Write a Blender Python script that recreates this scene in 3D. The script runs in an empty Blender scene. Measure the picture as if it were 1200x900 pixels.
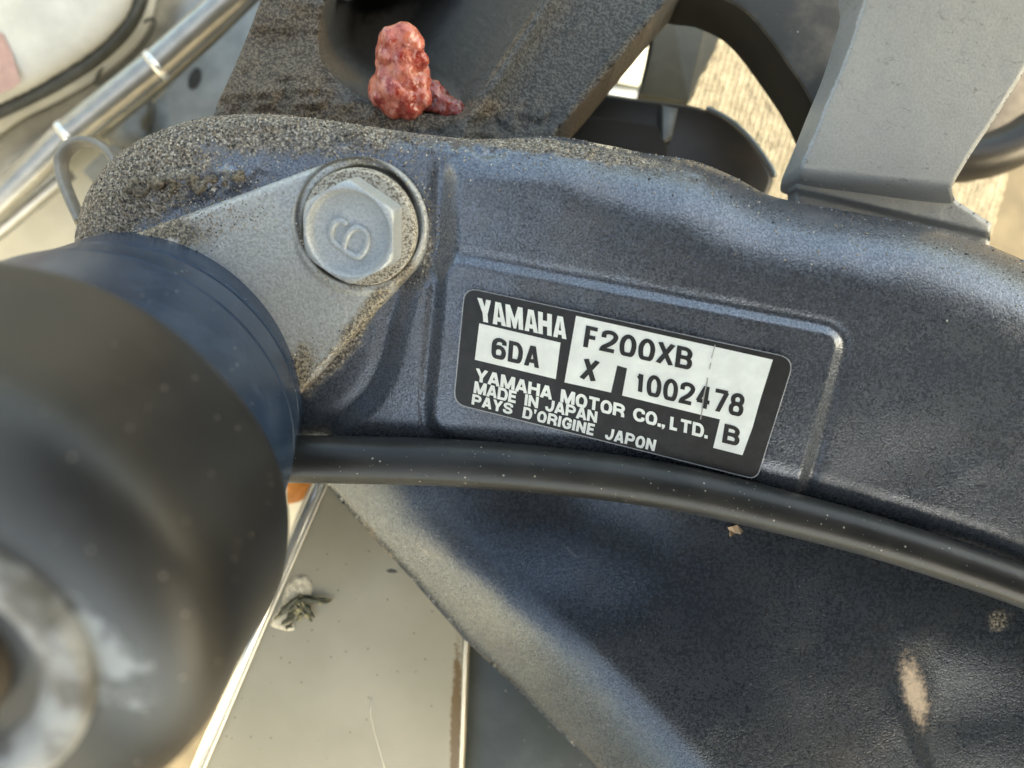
import bpy, bmesh, math, random
import numpy as np
from mathutils import Vector
random.seed(7)
rng = np.random.default_rng(7)

# ------------------------------------------------------------------ scale: 1 photo pixel on the label's level = 0.2 mm
S = 0.0002
D = 900.0            # camera height above the label's level, in those units
sc = bpy.context.scene
col = sc.collection

# ------------------------------------------------------------------ camera
cam_d = bpy.data.cameras.new("camera")
cam = bpy.data.objects.new("camera", cam_d)
col.objects.link(cam)
cam.location = (0, 0, D * S)
cam_d.sensor_width = 36.0
cam_d.lens = 36.0 * D / 1200.0
cam_d.clip_start = 0.002
cam_d.clip_end = 100
cam_d.dof.use_dof = True
cam_d.dof.focus_distance = (D + 10) * S
cam_d.dof.aperture_fstop = 7.0
sc.camera = cam

# ------------------------------------------------------------------ sky and sun
SUN_EL, SUN_AZ = math.radians(40), math.radians(-28)      # azimuth measured from +X (right of the picture) towards +Y (up)
world = bpy.data.worlds.new("World")
sc.world = world
world.use_nodes = True
wt = world.node_tree
bg = wt.nodes["Background"]
sky = wt.nodes.new("ShaderNodeTexSky")
sky.sky_type = 'NISHITA'
sky.sun_disc = False
sky.sun_elevation = SUN_EL
sky.sun_rotation = math.radians(90) - SUN_AZ
sky.dust_density = 4.0
sky.air_density = 0.8
sky.ozone_density = 0.6
wt.links.new(sky.outputs[0], bg.inputs[0])
bg.inputs[1].default_value = 0.15
sd = bpy.data.lights.new("sun", 'SUN')
sd.energy = 3.0
sd.angle = math.radians(0.5)
sd.color = (1.0, 0.94, 0.84)
sun = bpy.data.objects.new("sun", sd)
col.objects.link(sun)
dirv = Vector((math.cos(SUN_EL) * math.cos(SUN_AZ), math.cos(SUN_EL) * math.sin(SUN_AZ), math.sin(SUN_EL)))
sun.rotation_euler = dirv.to_track_quat('Z', 'Y').to_euler()
sc.view_settings.view_transform = 'Standard'
sc.view_settings.look = 'None'
sc.view_settings.gamma = 1
sc.view_settings.use_curve_mapping = False
sc.view_settings.exposure = 2.45
sc.view_settings.use_white_balance = True
sc.view_settings.white_balance_temperature = 8700
sc.view_settings.white_balance_tint = -2
sc.cycles.max_bounces = 8

# ------------------------------------------------------------------ helpers
def C(px, py, z):
    """point seen at photo pixel (px, py) that lies at height z (x right, y down, z up, in units of S)"""
    k = (D - z) / D
    return np.array([(px - 600.0) * k, (py - 450.0) * k, z], float)

def Cv(px, py, z):
    k = (D - z) / D
    return np.stack([(px - 600.0) * k, (py - 450.0) * k, z * np.ones_like(k)], -1)

def to_world(v):
    v = np.asarray(v, float).reshape(-1, 3).copy()
    v[:, 1] *= -1
    return v * S

def tag(o, label=None, cat=None, group=None, kind=None):
    if label: o['label'] = label
    if cat: o['category'] = cat
    if group: o['group'] = group
    if kind: o['kind'] = kind
    return o

def empty(name, p):
    o = bpy.data.objects.new(name, None)
    col.objects.link(o)
    o.empty_display_size = 0.01
    o.location = to_world(p)[0]
    return o

def mesh(name, verts, faces, mat, parent=None, smooth=True, flip=True, fmat=None):
    w = to_world(verts)
    if parent is not None:
        off = np.array(parent.location)
        if parent.parent is not None:
            off = off + np.array(parent.parent.location)
        w = w - off
    me = bpy.data.meshes.new(name)
    if flip:
        faces = [tuple(reversed(f)) for f in faces]
    me.from_pydata(w.tolist(), [], [tuple(int(i) for i in f) for f in faces])
    mats = mat if isinstance(mat, (list, tuple)) else [mat]
    for m in mats: me.materials.append(m)
    if fmat is not None:
        me.polygons.foreach_set('material_index', np.asarray(fmat, dtype=np.int32))
    me.polygons.foreach_set('use_smooth', [smooth] * len(me.polygons))
    me.update()
    o = bpy.data.objects.new(name, me)
    col.objects.link(o)
    if parent is not None: o.parent = parent
    return o

def catmull(pts, n=8, closed=True):
    pts = [np.array(p, float) for p in pts]
    N = len(pts); out = []
    rngi = range(N) if closed else range(N - 1)
    for i in rngi:
        if closed:
            p0, p1, p2, p3 = pts[i - 1], pts[i], pts[(i + 1) % N], pts[(i + 2) % N]
        else:
            p0, p1, p2, p3 = pts[max(i - 1, 0)], pts[i], pts[i + 1], pts[min(i + 2, N - 1)]
        for j in range(n):
            t = j / n
            out.append(0.5 * ((2 * p1) + (-p0 + p2) * t + (2 * p0 - 5 * p1 + 4 * p2 - p3) * t * t + (-p0 + 3 * p1 - 3 * p2 + p3) * t ** 3))
    if not closed: out.append(pts[-1])
    return np.array(out)

def round_poly(pts, r, n=6):
    """polygon with rounded corners; r number or list"""
    pts = [np.array(p, float) for p in pts]
    N = len(pts); out = []
    rs = r if isinstance(r, (list, tuple)) else [r] * N
    for i in range(N):
        a, b, c = pts[i - 1], pts[i], pts[(i + 1) % N]
        if rs[i] <= 0: out.append(b); continue
        u = (a - b) / np.linalg.norm(a - b); v = (c - b) / np.linalg.norm(c - b)
        rr = min(rs[i], 0.45 * np.linalg.norm(a - b), 0.45 * np.linalg.norm(c - b))
        p, q = b + u * rr, b + v * rr
        for j in range(n + 1):
            t = j / n
            out.append((1 - t) ** 2 * p + 2 * t * (1 - t) * b + t * t * q)
    return np.array(out)

def seg_dist(X, Y, poly, closed=True):
    """distance to a polyline, nearest point"""
    best = np.full(X.shape, 1e18); nx = np.zeros_like(X); ny = np.zeros_like(Y)
    N = len(poly)
    for i in range(N if closed else N - 1):
        ax, ay = poly[i]; bx, by = poly[(i + 1) % N]
        dx, dy = bx - ax, by - ay
        L = dx * dx + dy * dy
        if L < 1e-9: continue
        t = np.clip(((X - ax) * dx + (Y - ay) * dy) / L, 0, 1)
        qx, qy = ax + t * dx, ay + t * dy
        d = (X - qx) ** 2 + (Y - qy) ** 2
        m = d < best
        best = np.where(m, d, best); nx = np.where(m, qx, nx); ny = np.where(m, qy, ny)
    return np.sqrt(best), nx, ny

def inside(X, Y, poly):
    r = np.zeros(X.shape, bool)
    N = len(poly)
    for i in range(N):
        x1, y1 = poly[i]; x2, y2 = poly[(i + 1) % N]
        if y1 == y2: continue
        c = ((y1 > Y) != (y2 > Y)) & (X < (x2 - x1) * (Y - y1) / (y2 - y1) + x1)
        r ^= c
    return r

def sdf(X, Y, poly):
    d, nx, ny = seg_dist(X, Y, poly)
    return np.where(inside(X, Y, poly), d, -d), nx, ny

def sm(a, b, x):
    t = np.clip((x - a) / (b - a), 0, 1)
    return t * t * (3 - 2 * t)

def edge_round(d, R, h):
    """height lost near an outline: quarter ellipse of width R and depth h"""
    u = np.clip(1 - d / R, 0, 1)
    return h * (1 - np.sqrt(np.clip(1 - u * u, 0, 1)))

_tabs = {}
def vnoise(X, Y, cell, seed=0):
    if seed not in _tabs:
        _tabs[seed] = np.random.default_rng(seed + 100).random((256, 256))
    T = _tabs[seed]
    x = X / cell + 1000; y = Y / cell + 1000
    xi = np.floor(x).astype(int); yi = np.floor(y).astype(int)
    fx = x - xi; fy = y - yi
    fx = fx * fx * (3 - 2 * fx); fy = fy * fy * (3 - 2 * fy)
    a = T[xi % 256, yi % 256]; b = T[(xi + 1) % 256, yi % 256]
    c = T[xi % 256, (yi + 1) % 256]; d = T[(xi + 1) % 256, (yi + 1) % 256]
    return (a * (1 - fx) + b * fx) * (1 - fy) + (c * (1 - fx) + d * fx) * fy - 0.5

def fnoise(X, Y, cell, seed=0, oct=3):
    r = 0; amp = 1
    for o in range(oct):
        r = r + amp * vnoise(X, Y, cell / 2 ** o, seed + o); amp *= 0.5
    return r

def hfield(name, outline, zf, step, depth, mat, parent, drop_to=None, bbox=None):
    """cast surface: height function over an outline, snapped to the outline, with side walls"""
    outline = np.array(outline)
    x0, y0 = outline.min(0) - step; x1, y1 = outline.max(0) + step
    if bbox:
        x0, y0, x1, y1 = max(x0, bbox[0]), max(y0, bbox[1]), min(x1, bbox[2]), min(y1, bbox[3])
    xs = np.arange(x0, x1 + step, step); ys = np.arange(y0, y1 + step, step)
    X, Y = np.meshgrid(xs, ys)
    d, nx, ny = sdf(X, Y, outline)
    ins = d > 0
    cell = ins[:-1, :-1] | ins[1:, :-1] | ins[:-1, 1:] | ins[1:, 1:]
    near = (np.abs(d) < step * 0.35) | ~ins
    X2 = np.where(near, nx, X); Y2 = np.where(near, ny, Y)
    d2 = np.where(near, 0.0, d)
    Z = zf(X2, Y2, d2)
    P = Cv(X2, Y2, Z)
    idx = -np.ones(X.shape, int)
    used = np.zeros(X.shape, bool)
    used[:-1, :-1] |= cell; used[1:, :-1] |= cell; used[:-1, 1:] |= cell; used[1:, 1:] |= cell
    idx[used] = np.arange(used.sum())
    V = P[used]
    jj, ii = np.nonzero(cell)
    F = np.stack([idx[jj, ii], idx[jj, ii + 1], idx[jj + 1, ii + 1], idx[jj + 1, ii]], -1)
    # boundary edges
    cp = np.zeros((cell.shape[0] + 2, cell.shape[1] + 2), bool); cp[1:-1, 1:-1] = cell
    walls = []
    for (dj, di, a, b) in ((-1, 0, (0, 0), (0, 1)), (0, 1, (0, 1), (1, 1)), (1, 0, (1, 1), (1, 0)), (0, -1, (1, 0), (0, 0))):
        nb = cp[1 + dj:1 + dj + cell.shape[0], 1 + di:1 + di + cell.shape[1]]
        j, i = np.nonzero(cell & ~nb)
        walls.append(np.stack([idx[j + a[0], i + a[1]], idx[j + b[0], i + b[1]]], -1))
    walls = np.concatenate(walls)
    wv = np.unique(walls)
    mp = {int(v): k for k, v in enumerate(wv)}
    n0 = len(V)
    top = V[wv]; bot = top.copy(); bot[:, 2] = bot[:, 2] - depth if drop_to is None else drop_to
    V = np.concatenate([V, top, bot])
    m = len(wv)
    faces = F.tolist()
    for a, b in walls:
        a, b = mp[int(a)], mp[int(b)]
        faces.append([n0 + b, n0 + a, n0 + m + a, n0 + m + b])
    return mesh(name, V, faces, mat, parent)

def prism(name, pts, z, thick, mat, parent=None, bevel=3, smooth=True, curve=None, bev_seg=2):
    """slab with bevelled edges; pts photo pixels at height z (z may be a function)"""
    zz = (lambda x, y: z) if not callable(z) else z
    top = np.array([C(p[0], p[1], zz(p[0], p[1])) for p in pts])
    n = len(top)
    bm = bmesh.new()
    vt = [bm.verts.new(p) for p in top]
    vb = [bm.verts.new(p - np.array([0, 0, thick])) for p in top]
    bm.faces.new(vt)
    bm.faces.new(list(reversed(vb)))
    for i in range(n):
        j = (i + 1) % n
        bm.faces.new([vt[j], vt[i], vb[i], vb[j]])
    bm.normal_update()
    if bevel > 0:
        es = [e for e in bm.edges if (e.verts[0] in vt and e.verts[1] in vt)]
        bmesh.ops.bevel(bm, geom=es, offset=bevel, segments=bev_seg, profile=0.5, affect='EDGES')
    bmesh.ops.triangulate(bm, faces=[f for f in bm.faces if len(f.verts) > 4])
    bmesh.ops.recalc_face_normals(bm, faces=bm.faces)
    bm.verts.index_update()
    V = [v.co[:] for v in bm.verts]; F = [[v.index for v in f.verts] for f in bm.faces]
    bm.free()
    o = mesh(name, V, F, mat, parent, smooth)
    if smooth:
        set_sharp(o, 35)
    return o

def set_sharp(o, deg):
    me = o.data
    bm = bmesh.new(); bm.from_mesh(me)
    a = math.radians(deg)
    for e in bm.edges:
        if len(e.link_faces) == 2 and e.calc_face_angle(0) > a: e.smooth = False
    bm.to_mesh(me); bm.free()

def frame_of(t):
    t = t / np.linalg.norm(t)
    u = np.cross(t, [0, 0, 1.0])
    if np.linalg.norm(u) < 0.05: u = np.cross(t, [0, 1.0, 0])
    u /= np.linalg.norm(u)
    return t, u, np.cross(t, u)

def tube(name, pts, r, mat, parent=None, seg=16, closed=False, caps=True, flat=1.0, ref=None):
    """swept round bar through points (px-space); r number or list"""
    pts = np.array(pts, float); N = len(pts)
    rr = np.full(N, r) if np.isscalar(r) else np.array(r, float)
    V = []; F = []
    t0 = pts[1] - pts[0]
    t, u, v = frame_of(t0)
    if ref is not None:
        u = np.array(ref, float); u -= t * (u @ t); u /= np.linalg.norm(u); v = np.cross(t, u)
    for i in range(N):
        if closed: tt = pts[(i + 1) % N] - pts[i - 1]
        else: tt = pts[min(i + 1, N - 1)] - pts[max(i - 1, 0)]
        tt = tt / np.linalg.norm(tt)
        u = u - tt * (u @ tt); u /= np.linalg.norm(u); v = np.cross(tt, u)
        for k in range(seg):
            a = 2 * math.pi * k / seg
            V.append(pts[i] + rr[i] * (math.cos(a) * u + flat * math.sin(a) * v))
    M = N if closed else N - 1
    for i in range(M):
        for k in range(seg):
            a, b = i * seg + k, i * seg + (k + 1) % seg
            c, d = ((i + 1) % N) * seg + (k + 1) % seg, ((i + 1) % N) * seg + k
            F.append((a, b, c, d))
    if caps and not closed:
        F.append(tuple(reversed(range(seg)))); F.append(tuple(range((N - 1) * seg, N * seg)))
    return mesh(name, V, F, mat, parent)

def loft(name, rings, axis, mat, parent=None, seg=96, cap=True, wob=None):
    """rings: (centre px-space, radius) perpendicular to axis"""
    t, u, v = frame_of(np.array(axis, float))
    V = []; F = []
    for ri, (c, r) in enumerate(rings):
        for k in range(seg):
            a = 2 * math.pi * k / seg
            rr = r * (1 + (wob(a, ri) if wob else 0))
            V.append(np.array(c) + rr * (math.cos(a) * u + math.sin(a) * v))
    for i in range(len(rings) - 1):
        for k in range(seg):
            a, b = i * seg + k, i * seg + (k + 1) % seg
            F.append((a, b, (i + 1) * seg + (k + 1) % seg, (i + 1) * seg + k))
    if cap:
        F.append(tuple(reversed(range(seg)))); F.append(tuple(range((len(rings) - 1) * seg, len(rings) * seg)))
    o = mesh(name, V, F, mat, parent, flip=True)
    bm = bmesh.new(); bm.from_mesh(o.data); bmesh.ops.recalc_face_normals(bm, faces=bm.faces); bm.to_mesh(o.data); bm.free()
    set_sharp(o, 40)
    return o

# ------------------------------------------------------------------ materials
class NT:
    def __init__(s, name):
        s.m = bpy.data.materials.new(name); s.m.use_nodes = True
        s.t = s.m.node_tree; s.b = s.t.nodes["Principled BSDF"]
        g = s.t.nodes.new("ShaderNodeNewGeometry")
        k = s.t.nodes.new("ShaderNodeVectorMath"); k.operation = 'SCALE'
        k.inputs['Scale'].default_value = 1 / S
        s.t.links.new(g.outputs['Position'], k.inputs[0]); s.pos = k.outputs[0]
        s.sep = s.t.nodes.new("ShaderNodeSeparateXYZ"); s.t.links.new(s.pos, s.sep.inputs[0])
        s.g = g
    def link(s, a, b): s.t.links.new(a, b)
    def val(s, inp, v):
        if hasattr(v, 'is_output') or isinstance(v, bpy.types.NodeSocket): s.link(v, inp)
        else:
            if isinstance(v, (tuple, list)) and len(v) == 3 and inp.type == 'RGBA': v = (*v, 1)
            inp.default_value = v
    def noise(s, cell, detail=3, rough=0.55, vec=None, dist=0.0):
        n = s.t.nodes.new("ShaderNodeTexNoise"); n.inputs['Scale'].default_value = 1.0 / cell
        n.inputs['Detail'].default_value = detail; n.inputs['Roughness'].default_value = rough
        n.inputs['Distortion'].default_value = dist
        s.link(vec or s.pos, n.inputs['Vector']); return n.outputs['Fac']
    def voro(s, cell, feat='F1', out='Distance', vec=None):
        n = s.t.nodes.new("ShaderNodeTexVoronoi"); n.feature = feat
        n.inputs['Scale'].default_value = 1.0 / cell
        s.link(vec or s.pos, n.inputs['Vector']); return n.outputs[out]
    def stretch(s, sx, sy, sz=1, rot=0):
        n = s.t.nodes.new("ShaderNodeMapping"); n.inputs['Scale'].default_value = (sx, sy, sz)
        n.inputs['Rotation'].default_value = (0, 0, rot)
        s.link(s.pos, n.inputs[0])
        if rot:
            n.inputs['Scale'].default_value = (1, 1, 1)
            n2 = s.t.nodes.new("ShaderNodeMapping"); n2.inputs['Scale'].default_value = (sx, sy, sz)
            s.link(n.outputs[0], n2.inputs[0]); return n2.outputs[0]
        return n.outputs[0]
    def ramp(s, fac, a, b, lo=0.0, hi=1.0, smooth=True):
        n = s.t.nodes.new("ShaderNodeMapRange"); n.interpolation_type = 'SMOOTHSTEP' if smooth else 'LINEAR'
        s.link(fac, n.inputs['Value'])
        n.inputs['From Min'].default_value = a; n.inputs['From Max'].default_value = b
        n.inputs['To Min'].default_value = lo; n.inputs['To Max'].default_value = hi
        return n.outputs[0]
    def math(s, op, a, b=None, clamp=False):
        n = s.t.nodes.new("ShaderNodeMath"); n.operation = op; n.use_clamp = clamp
        s.val(n.inputs[0], a)
        if b is not None: s.val(n.inputs[1], b)
        return n.outputs[0]
    def mix(s, fac, a, b):
        n = s.t.nodes.new("ShaderNodeMix"); n.data_type = 'RGBA'
        s.val(n.inputs[0], fac); s.val(n.inputs[6], a); s.val(n.inputs[7], b)
        return n.outputs[2]
    def bump(s, h, strength=0.5, dist=1.0, normal=None):
        n = s.t.nodes.new("ShaderNodeBump"); n.inputs['Strength'].default_value = strength
        n.inputs['Distance'].default_value = dist * S
        s.link(h, n.inputs['Height'])
        if normal is not None: s.link(normal, n.inputs['Normal'])
        return n.outputs[0]
    def blob(s, px, py, z, rx, ry, rot=0.0, soft=0.6):
        """1 inside an ellipse round a place on the object, fading to 0"""
        c = C(px, py, z)
        n = s.t.nodes.new("ShaderNodeVectorMath"); n.operation = 'SUBTRACT'
        s.link(s.pos, n.inputs[0]); n.inputs[1].default_value = (c[0], -c[1], 0)
        m = s.t.nodes.new("ShaderNodeMapping"); m.inputs['Rotation'].default_value = (0, 0, rot)
        s.link(n.outputs[0], m.inputs[0])
        q = s.t.nodes.new("ShaderNodeVectorMath"); q.operation = 'MULTIPLY'
        s.link(m.outputs[0], q.inputs[0]); q.inputs[1].default_value = (1 / rx, 1 / ry, 0)
        l = s.t.nodes.new("ShaderNodeVectorMath"); l.operation = 'LENGTH'; s.link(q.outputs[0], l.inputs[0])
        return s.ramp(l.outputs['Value'], 1.0, 1.0 - soft if soft < 1 else 0.0)
    def out(s, base=None, rough=None, metal=None, normal=None, spec=None, coat=None, sheen=None):
        b = s.b
        if base is not None: s.val(b.inputs['Base Color'], base)
        if rough is not None: s.val(b.inputs['Roughness'], rough)
        if metal is not None: s.val(b.inputs['Metallic'], metal)
        if normal is not None: s.link(normal, b.inputs['Normal'])
        if spec is not None: s.val(b.inputs['Specular IOR Level'], spec)
        if coat is not None: s.val(b.inputs['Coat Weight'], coat)
        return s.m

def add(n, *a):
    r = a[0]
    for q in a[1:]: r = n.math('ADD', r, q)
    return r

def paint_material(name, dirty=0.0, seam=False, left=False, warm_refl=False, tone=1.0, tint=0.0, extra=None):
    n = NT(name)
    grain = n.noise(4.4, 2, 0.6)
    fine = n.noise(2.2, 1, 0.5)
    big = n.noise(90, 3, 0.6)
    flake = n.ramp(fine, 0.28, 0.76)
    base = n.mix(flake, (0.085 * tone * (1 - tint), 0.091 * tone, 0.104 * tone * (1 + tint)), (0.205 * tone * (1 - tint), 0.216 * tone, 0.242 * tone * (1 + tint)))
    base = n.mix(n.ramp(big, 0.45, 0.75, 0, 0.25), base, (0.13, 0.12, 0.11))
    scr = n.ramp(n.noise(14, 3, 0.6, vec=n.stretch(0.09, 1.6, 1, 0.62)), 0.70, 0.78, 0, 0.30)
    base = n.mix(scr, base, (0.40, 0.39, 0.37))
    film = n.ramp(n.noise(150, 4, 0.6), 0.45, 0.75)
    base = n.mix(n.math('MULTIPLY', film, 0.13 if tone > 0.9 else 0.03), base, (0.30, 0.27, 0.23))
    rough = n.math('ADD', n.ramp(grain, 0.3, 0.7, 0.22, 0.32), n.math('MULTIPLY', film, 0.10))
    metal = 0.85
    sand = n.noise(3.4, 2, 0.7)
    sandc = n.mix(n.ramp(sand, 0.40, 0.50), (0.035, 0.03, 0.025), (0.22, 0.185, 0.14))
    sandc = n.mix(n.ramp(sand, 0.54, 0.66), sandc, (0.60, 0.54, 0.44))
    masks = []
    if dirty: masks.append(n.ramp(n.noise(60, 4, 0.65), 0.62 - dirty * 0.3, 0.95 - dirty * 0.3, 0, dirty))
    if extra: masks += extra(n)
    h = n.math('ADD', n.math('MULTIPLY', grain, 0.9), n.math('MULTIPLY', fine, 1.3))
    if masks:
        m = masks[0]
        for q in masks[1:]: m = n.math('MAXIMUM', m, q)
        br = n.noise(26, 4, 0.75)
        m2 = n.ramp(n.math('ADD', m, n.math('MULTIPLY', n.math('SUBTRACT', br, 0.5), 1.3)), 0.25, 0.80)
        m2 = n.math('MULTIPLY', m2, n.ramp(m, 0.0, 0.15))
        dots = n.ramp(n.noise(3.0, 1, 0.5), 0.50, 0.56)
        m2 = n.math('MULTIPLY', m2, n.math('ADD', n.math('MULTIPLY', m2, 0.75), n.math('MULTIPLY', dots, 0.45)), clamp=True)
        base = n.mix(m2, base, sandc)
        rough = n.math('ADD', rough, n.math('MULTIPLY', m2, 0.5), clamp=True)
        metal = n.math('MULTIPLY', n.math('SUBTRACT', 1.0, m2), 0.65)
        h = n.math('ADD', h, n.math('MULTIPLY', n.math('MULTIPLY', sand, m2), 5.0))
    if warm_refl:
        sc_ = n.blob(1068, 808, -68, 27, 80, -0.30, 0.9)  # warm reflection put into the base colour as a beige patch
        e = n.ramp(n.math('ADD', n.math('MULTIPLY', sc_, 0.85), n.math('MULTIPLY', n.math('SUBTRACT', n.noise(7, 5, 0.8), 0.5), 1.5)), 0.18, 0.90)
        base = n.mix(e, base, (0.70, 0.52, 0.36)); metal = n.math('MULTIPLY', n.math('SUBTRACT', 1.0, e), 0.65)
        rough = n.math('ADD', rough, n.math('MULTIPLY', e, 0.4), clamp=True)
    nb = n.bump(h, 0.29, 0.75)
    return n.out(base, rough, metal, nb)

def arm_masks(n):
    return [n.blob(160, 215, 0, 215, 105, -0.5, 0.9),
            n.blob(330, 150, 20, 330, 66, 0.04, 0.85),
            n.blob(640, 172, 30, 300, 24, 0.14, 0.9),
            n.math('MULTIPLY', n.blob(500, 290, 10, 22, 110, 0.05, 0.9), 0.7),
            n.blob(392, 408, 0, 30, 120, 0.70, 0.9),
            n.math('MULTIPLY', n.blob(1040, 262, 30, 330, 22, 0.2, 0.9), 0.35)]
def rib_masks(n):
    return [n.blob(330, 90, -60, 130, 120, 0, 0.7), n.blob(560, 80, -60, 60, 140, -0.6, 0.9),
            n.blob(720, 80, -60, 14, 140, -0.72, 0.9), n.blob(480, 140, -60, 250, 28, -0.1, 0.8)]

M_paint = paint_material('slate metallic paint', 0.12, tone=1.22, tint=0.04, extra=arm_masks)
M_lower_dim = paint_material('slate metallic paint dim reflection', 0.0, warm_refl=True, tone=0.52, tint=0.12,  # same paint, darkened and blued to carry the dim reflection
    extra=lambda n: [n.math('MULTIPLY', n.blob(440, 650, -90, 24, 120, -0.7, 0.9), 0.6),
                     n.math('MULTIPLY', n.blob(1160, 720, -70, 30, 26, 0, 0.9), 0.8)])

def cast_material():
    n = NT('grimy cast casting')
    g = n.noise(3.6, 3, 0.65); big = n.noise(50, 4, 0.65)
    base = n.mix(n.ramp(g, 0.42, 0.60), (0.060, 0.059, 0.056), (0.145, 0.142, 0.134))
    br = n.mix(n.ramp(n.noise(3.6, 3, 0.7), 0.42, 0.62), (0.07, 0.055, 0.042), (0.23, 0.19, 0.145))
    m = n.blob(325, 80, -60, 120, 140, 0, 0.6)
    for q in (n.blob(720, 75, -60, 16, 150, 0.70, 0.9), n.blob(598, 60, -50, 8, 120, 0.58, 0.9), n.blob(450, 140, -60, 270, 30, -0.08, 0.8)):
        m = n.math('MAXIMUM', m, q)
    m = n.ramp(n.math('ADD', m, n.math('MULTIPLY', n.math('SUBTRACT', big, 0.5), 1.0)), 0.3, 0.7)
    base = n.mix(m, base, br)
    return n.out(base, n.ramp(g, 0.3, 0.7, 0.45, 0.7), 0.25, n.bump(g, 1.0, 4.0))
M_cast = cast_material()

def galv(name, c1, c2, rough=0.42, metal=0.55, cell=5, bumpd=0.8, stain=True):
    n = NT(name)
    g = n.noise(cell, 3, 0.6); big = n.noise(70, 4, 0.6)
    base = n.mix(n.ramp(g, 0.35, 0.65), c1, c2)
    base = n.mix(n.ramp(big, 0.5, 0.75, 0, 0.35), base, tuple(0.75 * c for c in c1))
    if stain:
        st = n.noise(11, 4, 0.75, vec=n.stretch(0.6, 1.6, 1, 0.35), dist=0.8)
        base = n.mix(n.ramp(st, 0.58, 0.72, 0, 0.5), base, (0.09, 0.09, 0.085))
    return n.out(base, rough, metal, n.bump(g, 0.7, bumpd))
M_alu = galv('weathered grey aluminium', (0.36, 0.375, 0.38), (0.41, 0.425, 0.43), 0.46, 0.35, 3.0, 0.5)
M_bolt = galv('bolt alloy paint', (0.44, 0.465, 0.47), (0.60, 0.62, 0.62), 0.42, 0.35, 2.5, 0.5, False)

def plate_material(name):
    n = NT(name)
    g = n.noise(3.6, 2, 0.6)
    base = n.mix(n.ramp(g, 0.36, 0.62), (0.43, 0.435, 0.42), (0.56, 0.565, 0.545))
    m = n.blob(190, 275, 0, 115, 40, 0.12, 0.8)
    for q in (n.blob(345, 440, 0, 34, 80, 0.3, 0.9), n.blob(426, 374, 0, 22, 140, 0.72, 0.95), n.blob(470, 318, 0, 40, 40, 0, 0.9),
              n.blob(424, 200, 0, 100, 22, 0.0, 0.9)):
        m = n.math('MAXIMUM', m, q)
    sand = n.noise(3.4, 2, 0.7)
    dirt = n.mix(n.ramp(sand, 0.42, 0.60), (0.06, 0.045, 0.03), (0.45, 0.37, 0.25))
    br = n.noise(18, 4, 0.8)
    m = n.ramp(n.math('ADD', m, n.math('MULTIPLY', n.math('SUBTRACT', br, 0.5), 1.1)), 0.30, 0.95, 0, 0.92)
    base = n.mix(m, base, dirt)
    gap = n.math('MULTIPLY', n.blob(424, 266, 5, 72, 72, 0, 0.08), n.math('SUBTRACT', 1.0, n.blob(424, 266, 5, 65, 65, 0, 0.08)))
    base = n.mix(n.math('MULTIPLY', gap, 0.85), base, (0.035, 0.028, 0.02))
    ws = n.ramp(n.noise(20, 3, 0.6), 0.60, 0.72, 0, 0.8)
    base = n.mix(n.math('MULTIPLY', ws, n.blob(220, 280, 0, 90, 30, 0.3, 0.9)), base, (0.9, 0.9, 0.88))
    return n.out(base, 0.45, n.math('MULTIPLY', n.math('SUBTRACT', 1.0, m), 0.35), n.bump(g, 0.8, 1.2))
M_plate = plate_material('dusty silver plate')

def ring_material():
    n = NT('gritty washer')
    s = n.noise(2.6, 2, 0.6)
    base = n.mix(n.ramp(s, 0.38, 0.56), (0.17, 0.13, 0.09), (0.60, 0.56, 0.48))
    base = n.mix(n.blob(395, 300, 0, 70, 70, 0, 0.9), base, (0.48, 0.48, 0.46))
    return n.out(base, 0.6, 0.15, n.bump(s, 0.9, 1.5))
M_ring = ring_material()

def rubber(name, base, rough, dusty=0.0, dust=(0.22, 0.20, 0.18), specks=True, cell=120, bump_cell=7, spec=0.5, corr=False):
    n = NT(name)
    big = n.noise(cell, 4, 0.6)
    b = n.mix(n.ramp(big, 0.4, 0.7, 0, dusty), base, dust)
    r = rough
    if specks:
        sp = n.voro(9, 'F1'); pick = n.voro(9, 'F1', 'Color')
        sx = n.t.nodes.new("ShaderNodeSeparateColor"); n.link(pick, sx.inputs[0])
        mk = n.math('MULTIPLY', n.ramp(sp, 0.17, 0.09), n.ramp(sx.outputs[0], 0.86, 0.9))
        b = n.mix(n.math('MULTIPLY', mk, 0.8), b, (0.42, 0.38, 0.32))
    if corr:
        dm = n.ramp(n.math('ADD', n.blob(60, 440, 260, 150, 230, 0.25, 0.95), n.math('MULTIPLY', n.math('SUBTRACT', n.noise(60, 5, 0.65), 0.5), 0.7)), 0.05, 0.7, 0, 0.6)
        b = n.mix(dm, b, (0.085, 0.080, 0.070))
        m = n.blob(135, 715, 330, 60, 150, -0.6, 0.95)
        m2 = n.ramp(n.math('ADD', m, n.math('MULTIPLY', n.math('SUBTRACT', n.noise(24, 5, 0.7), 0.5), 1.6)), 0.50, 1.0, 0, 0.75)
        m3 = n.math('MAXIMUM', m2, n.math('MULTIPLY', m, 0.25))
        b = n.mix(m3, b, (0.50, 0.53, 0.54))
    f = n.noise(bump_cell, 3, 0.6)
    nb = n.bump(f, 0.35, 0.8)
    return n.out(b, r, 0.0, nb, spec=spec)
M_boot = rubber('black rubber boot', (0.018, 0.018, 0.018), 0.42, 0.35, (0.06, 0.056, 0.05), cell=150, corr=True)
M_sleeve = rubber('blue black sleeve', (0.020, 0.040, 0.075), 0.27, 0.5, (0.06, 0.09, 0.14), cell=60)
M_hose = rubber('dusty black hose', (0.020, 0.020, 0.019), 0.33, 0.40, (0.06, 0.054, 0.046), cell=90)
M_black = rubber('black moulded plastic', (0.02, 0.018, 0.016), 0.35, 0.5, (0.06, 0.045, 0.035), specks=False)
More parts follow.
